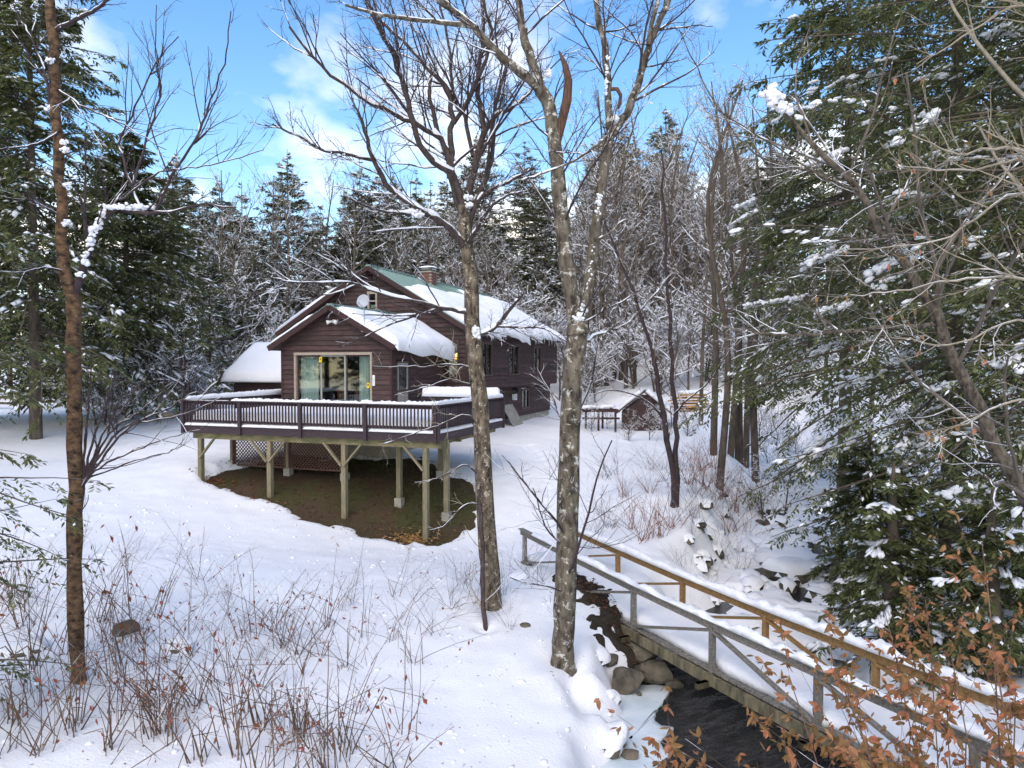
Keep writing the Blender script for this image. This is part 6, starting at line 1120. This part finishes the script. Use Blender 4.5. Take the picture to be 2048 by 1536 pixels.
# beech sprays with brown leaves in the near right corner
def beech(seed, ns, h, nl):
    g = np.random.default_rng(seed); geo, lf = shrub(g, ns, h, .42, .05, .02, 0, .1, r0=.009, sub=(11, .36), kink=0, P_=10)
    V = geo[1][0]; V = V[V[:, 2] > .50 * h]; n_ = int(nl * 2.3); C = V[g.integers(0, len(V), n_)]; D = nrm(g.normal(size=(n_, 3)) * .7 + np.array([-.2, 0, -.45])); Nn = g.normal(size=(n_, 3)) + np.array([0, -.5, .5])
    # leaf blade of four facets, curled
    S = nrm(np.cross(D, Nn)); U = np.cross(S, D); l = g.uniform(.05, .105, n_)[:, None]; w = l * g.uniform(.17, .28, n_)[:, None]; cu = g.uniform(-.25, .35, n_)[:, None]; fo = g.uniform(.2, .7, n_)[:, None]
    pt = [C, C + D * l * .3 + S * w + U * w * fo, C + D * l * .68 + S * w * .8 + U * (w * fo + l * cu * .4), C + D * l + U * l * cu, C + D * l * .68 - S * w * .8 + U * (w * fo + l * cu * .4), C + D * l * .3 - S * w + U * w * fo, C + D * l * .35, C + D * l * .7 + U * l * cu * .35]
    V = np.stack(pt, 1).reshape(-1, 3); b8 = np.arange(n_)[:, None] * 8; T = np.concatenate([b8 + np.array([t_]) for t_ in ((0, 1, 6), (0, 6, 5), (7, 2, 3), (7, 3, 4))]); Q = np.concatenate([b8 + np.array([t_]) for t_ in ((1, 2, 7, 6), (6, 7, 4, 5))])
    return geo, [(V, Q, T)]
for i, (px, d, h, nl, lab) in enumerate(((1745, 5.6, 3.2, 330, 'young beech with copper leaves over the bridge end, leftmost of its thicket'), (1830, 5.2, 3.2, 420, 'copper leaved young beech in the middle of the corner thicket'), (1900, 5.0, 3.4, 480, 'dense copper leaved young beech in the lower right corner'), (2040, 5.0, 4.1, 420, 'tallest copper leaved beech at the right edge'), (1820, 4.7, 2.8, 340, 'low copper leaved beech spray at the bottom edge'), (1850, 4.4, 2.9, 400, 'nearest low beech spray in the bottom right corner'), (2100, 5.8, 4.4, 320, 'beech sapling behind the right edge thicket'), (1960, 6.2, 3.7, 340, 'copper beech sapling in front of the amber handrail'), (1700, 4.9, 2.4, 300, 'short copper beech nearest the dark water'), (1960, 4.3, 2.7, 520, 'dense low beech in the very corner'), (1850, 4.2, 2.3, 420, 'lowest beech spray along the bottom edge'), (2010, 4.7, 3.3, 520, 'leafy beech just inside the right edge'), (1880, 4.9, 2.9, 460, 'bushy copper beech under the amber handrail end'), (1760, 4.5, 2.2, 360, 'low copper beech over the end of the dark pool'))):
    x_ = (px - 1024) / FPX * d; shrub_obj('beech_sapling', lab, 'sapling', (x_, d, gz(x_, d)), beech(400 + i, 7, h, nl), 'copper leaved beech thicket', sm=CANE, lm=LEAFB)

n_ = 1100; C = np.column_stack([rng.uniform(-12, 2.4, n_), rng.uniform(7.8, 22, n_)]); C = C[(np.abs(C[:, 0]) < .74 * C[:, 1] + .5) & (in_bare(C[:, 0], C[:, 1]) > .2)]; C = np.column_stack([C, zground(C[:, 0], C[:, 1])]); n_ = len(C); z_ = .012 + .05 * rng.random(n_) ** 3
V, Q, T = lumps(rng, C, rng.normal(size=(n_, 3)) * np.array([1, 1, .1]), z_ * 1.3, z_, z_ * .7, 1, .2)
tag(add('snow_crumbs', mk('snow_crumbs', V, Q, T, SNOW, smooth=True)), 'small crumbs of snow fallen from the branches onto the yard', 'snow', kind='stuff')
n_ = 900; C = np.column_stack([rng.uniform(-9, 2.0, n_), rng.uniform(7.8, 19, n_)]); C = C[np.abs(C[:, 0]) < .72 * C[:, 1] + .5]; C = np.column_stack([C, zground(C[:, 0], C[:, 1]) + .006]); n_ = len(C)
V, Q, T = leaves(C, rng.normal(size=(n_, 3)) * np.array([1, 1, .12]), UP + rng.normal(size=(n_, 3)) * .3, rng.uniform(.015, .07, n_), rng.uniform(.006, .022, n_), fold=.2)
tag(add('leaf_litter', mk('leaf_litter', V, Q, T, LEAFD)), 'bark flecks and leaf scraps sprinkled over the foreground snow', 'leaf litter', kind='stuff')
by = {}
for o in bpy.data.objects:
    if o.parent is None and 'group' in o: by.setdefault(o['group'], []).append(o)
for gname, what, places in (('conifers of the wood behind the house', 'snow dusted conifer', FAR), ('leafless trees of the wood', 'grey leafless tree', FAR), ('snow laden bushes at the wood edge', 'snow laden bush', FAR), ('dead canes in the foreground snow', 'thin brown cane clump', NEAR), ('thick snapped canes at the bottom edge', 'thick snapped cane clump', NEAR), ('fine bare shrubs behind the canes', 'fine twiggy bare shrub', NEAR), ('rust red shrubs on the stream bank', 'rust red stemmed shrub', NEAR), ('thin bare shrubs on the slope', 'thin arching dark shrub', NEAR)): name_all(by.get(gname, []), what, places)
bands = {}
for o in by['snow capped stones in the upper stream']:
    y_ = o.location[1]; k = 'just beyond the amber handrail' if y_ < 17 else 'around the big flat topped boulder' if y_ < 20.5 else 'upstream of the flat topped boulder' if y_ < 25 else 'far up the stream below the hemlock boughs'; bands.setdefault(k, []).append(o)
for k, ls in bands.items():
    for i, o in enumerate(sorted(ls, key=lambda q: q.location[0] / q.location[1])): o['label'] = f"{ONES[min(i, 48)] or 'first'} snow capped stone from the left {k}"
for i, o in enumerate(sorted(by['rusty shrubs at the outbuilding'], key=lambda q: q.location[0])): o['label'] = f"{('leftmost', 'second', 'third', 'rightmost')[i]} rusty tan shrub against the outbuilding wall"
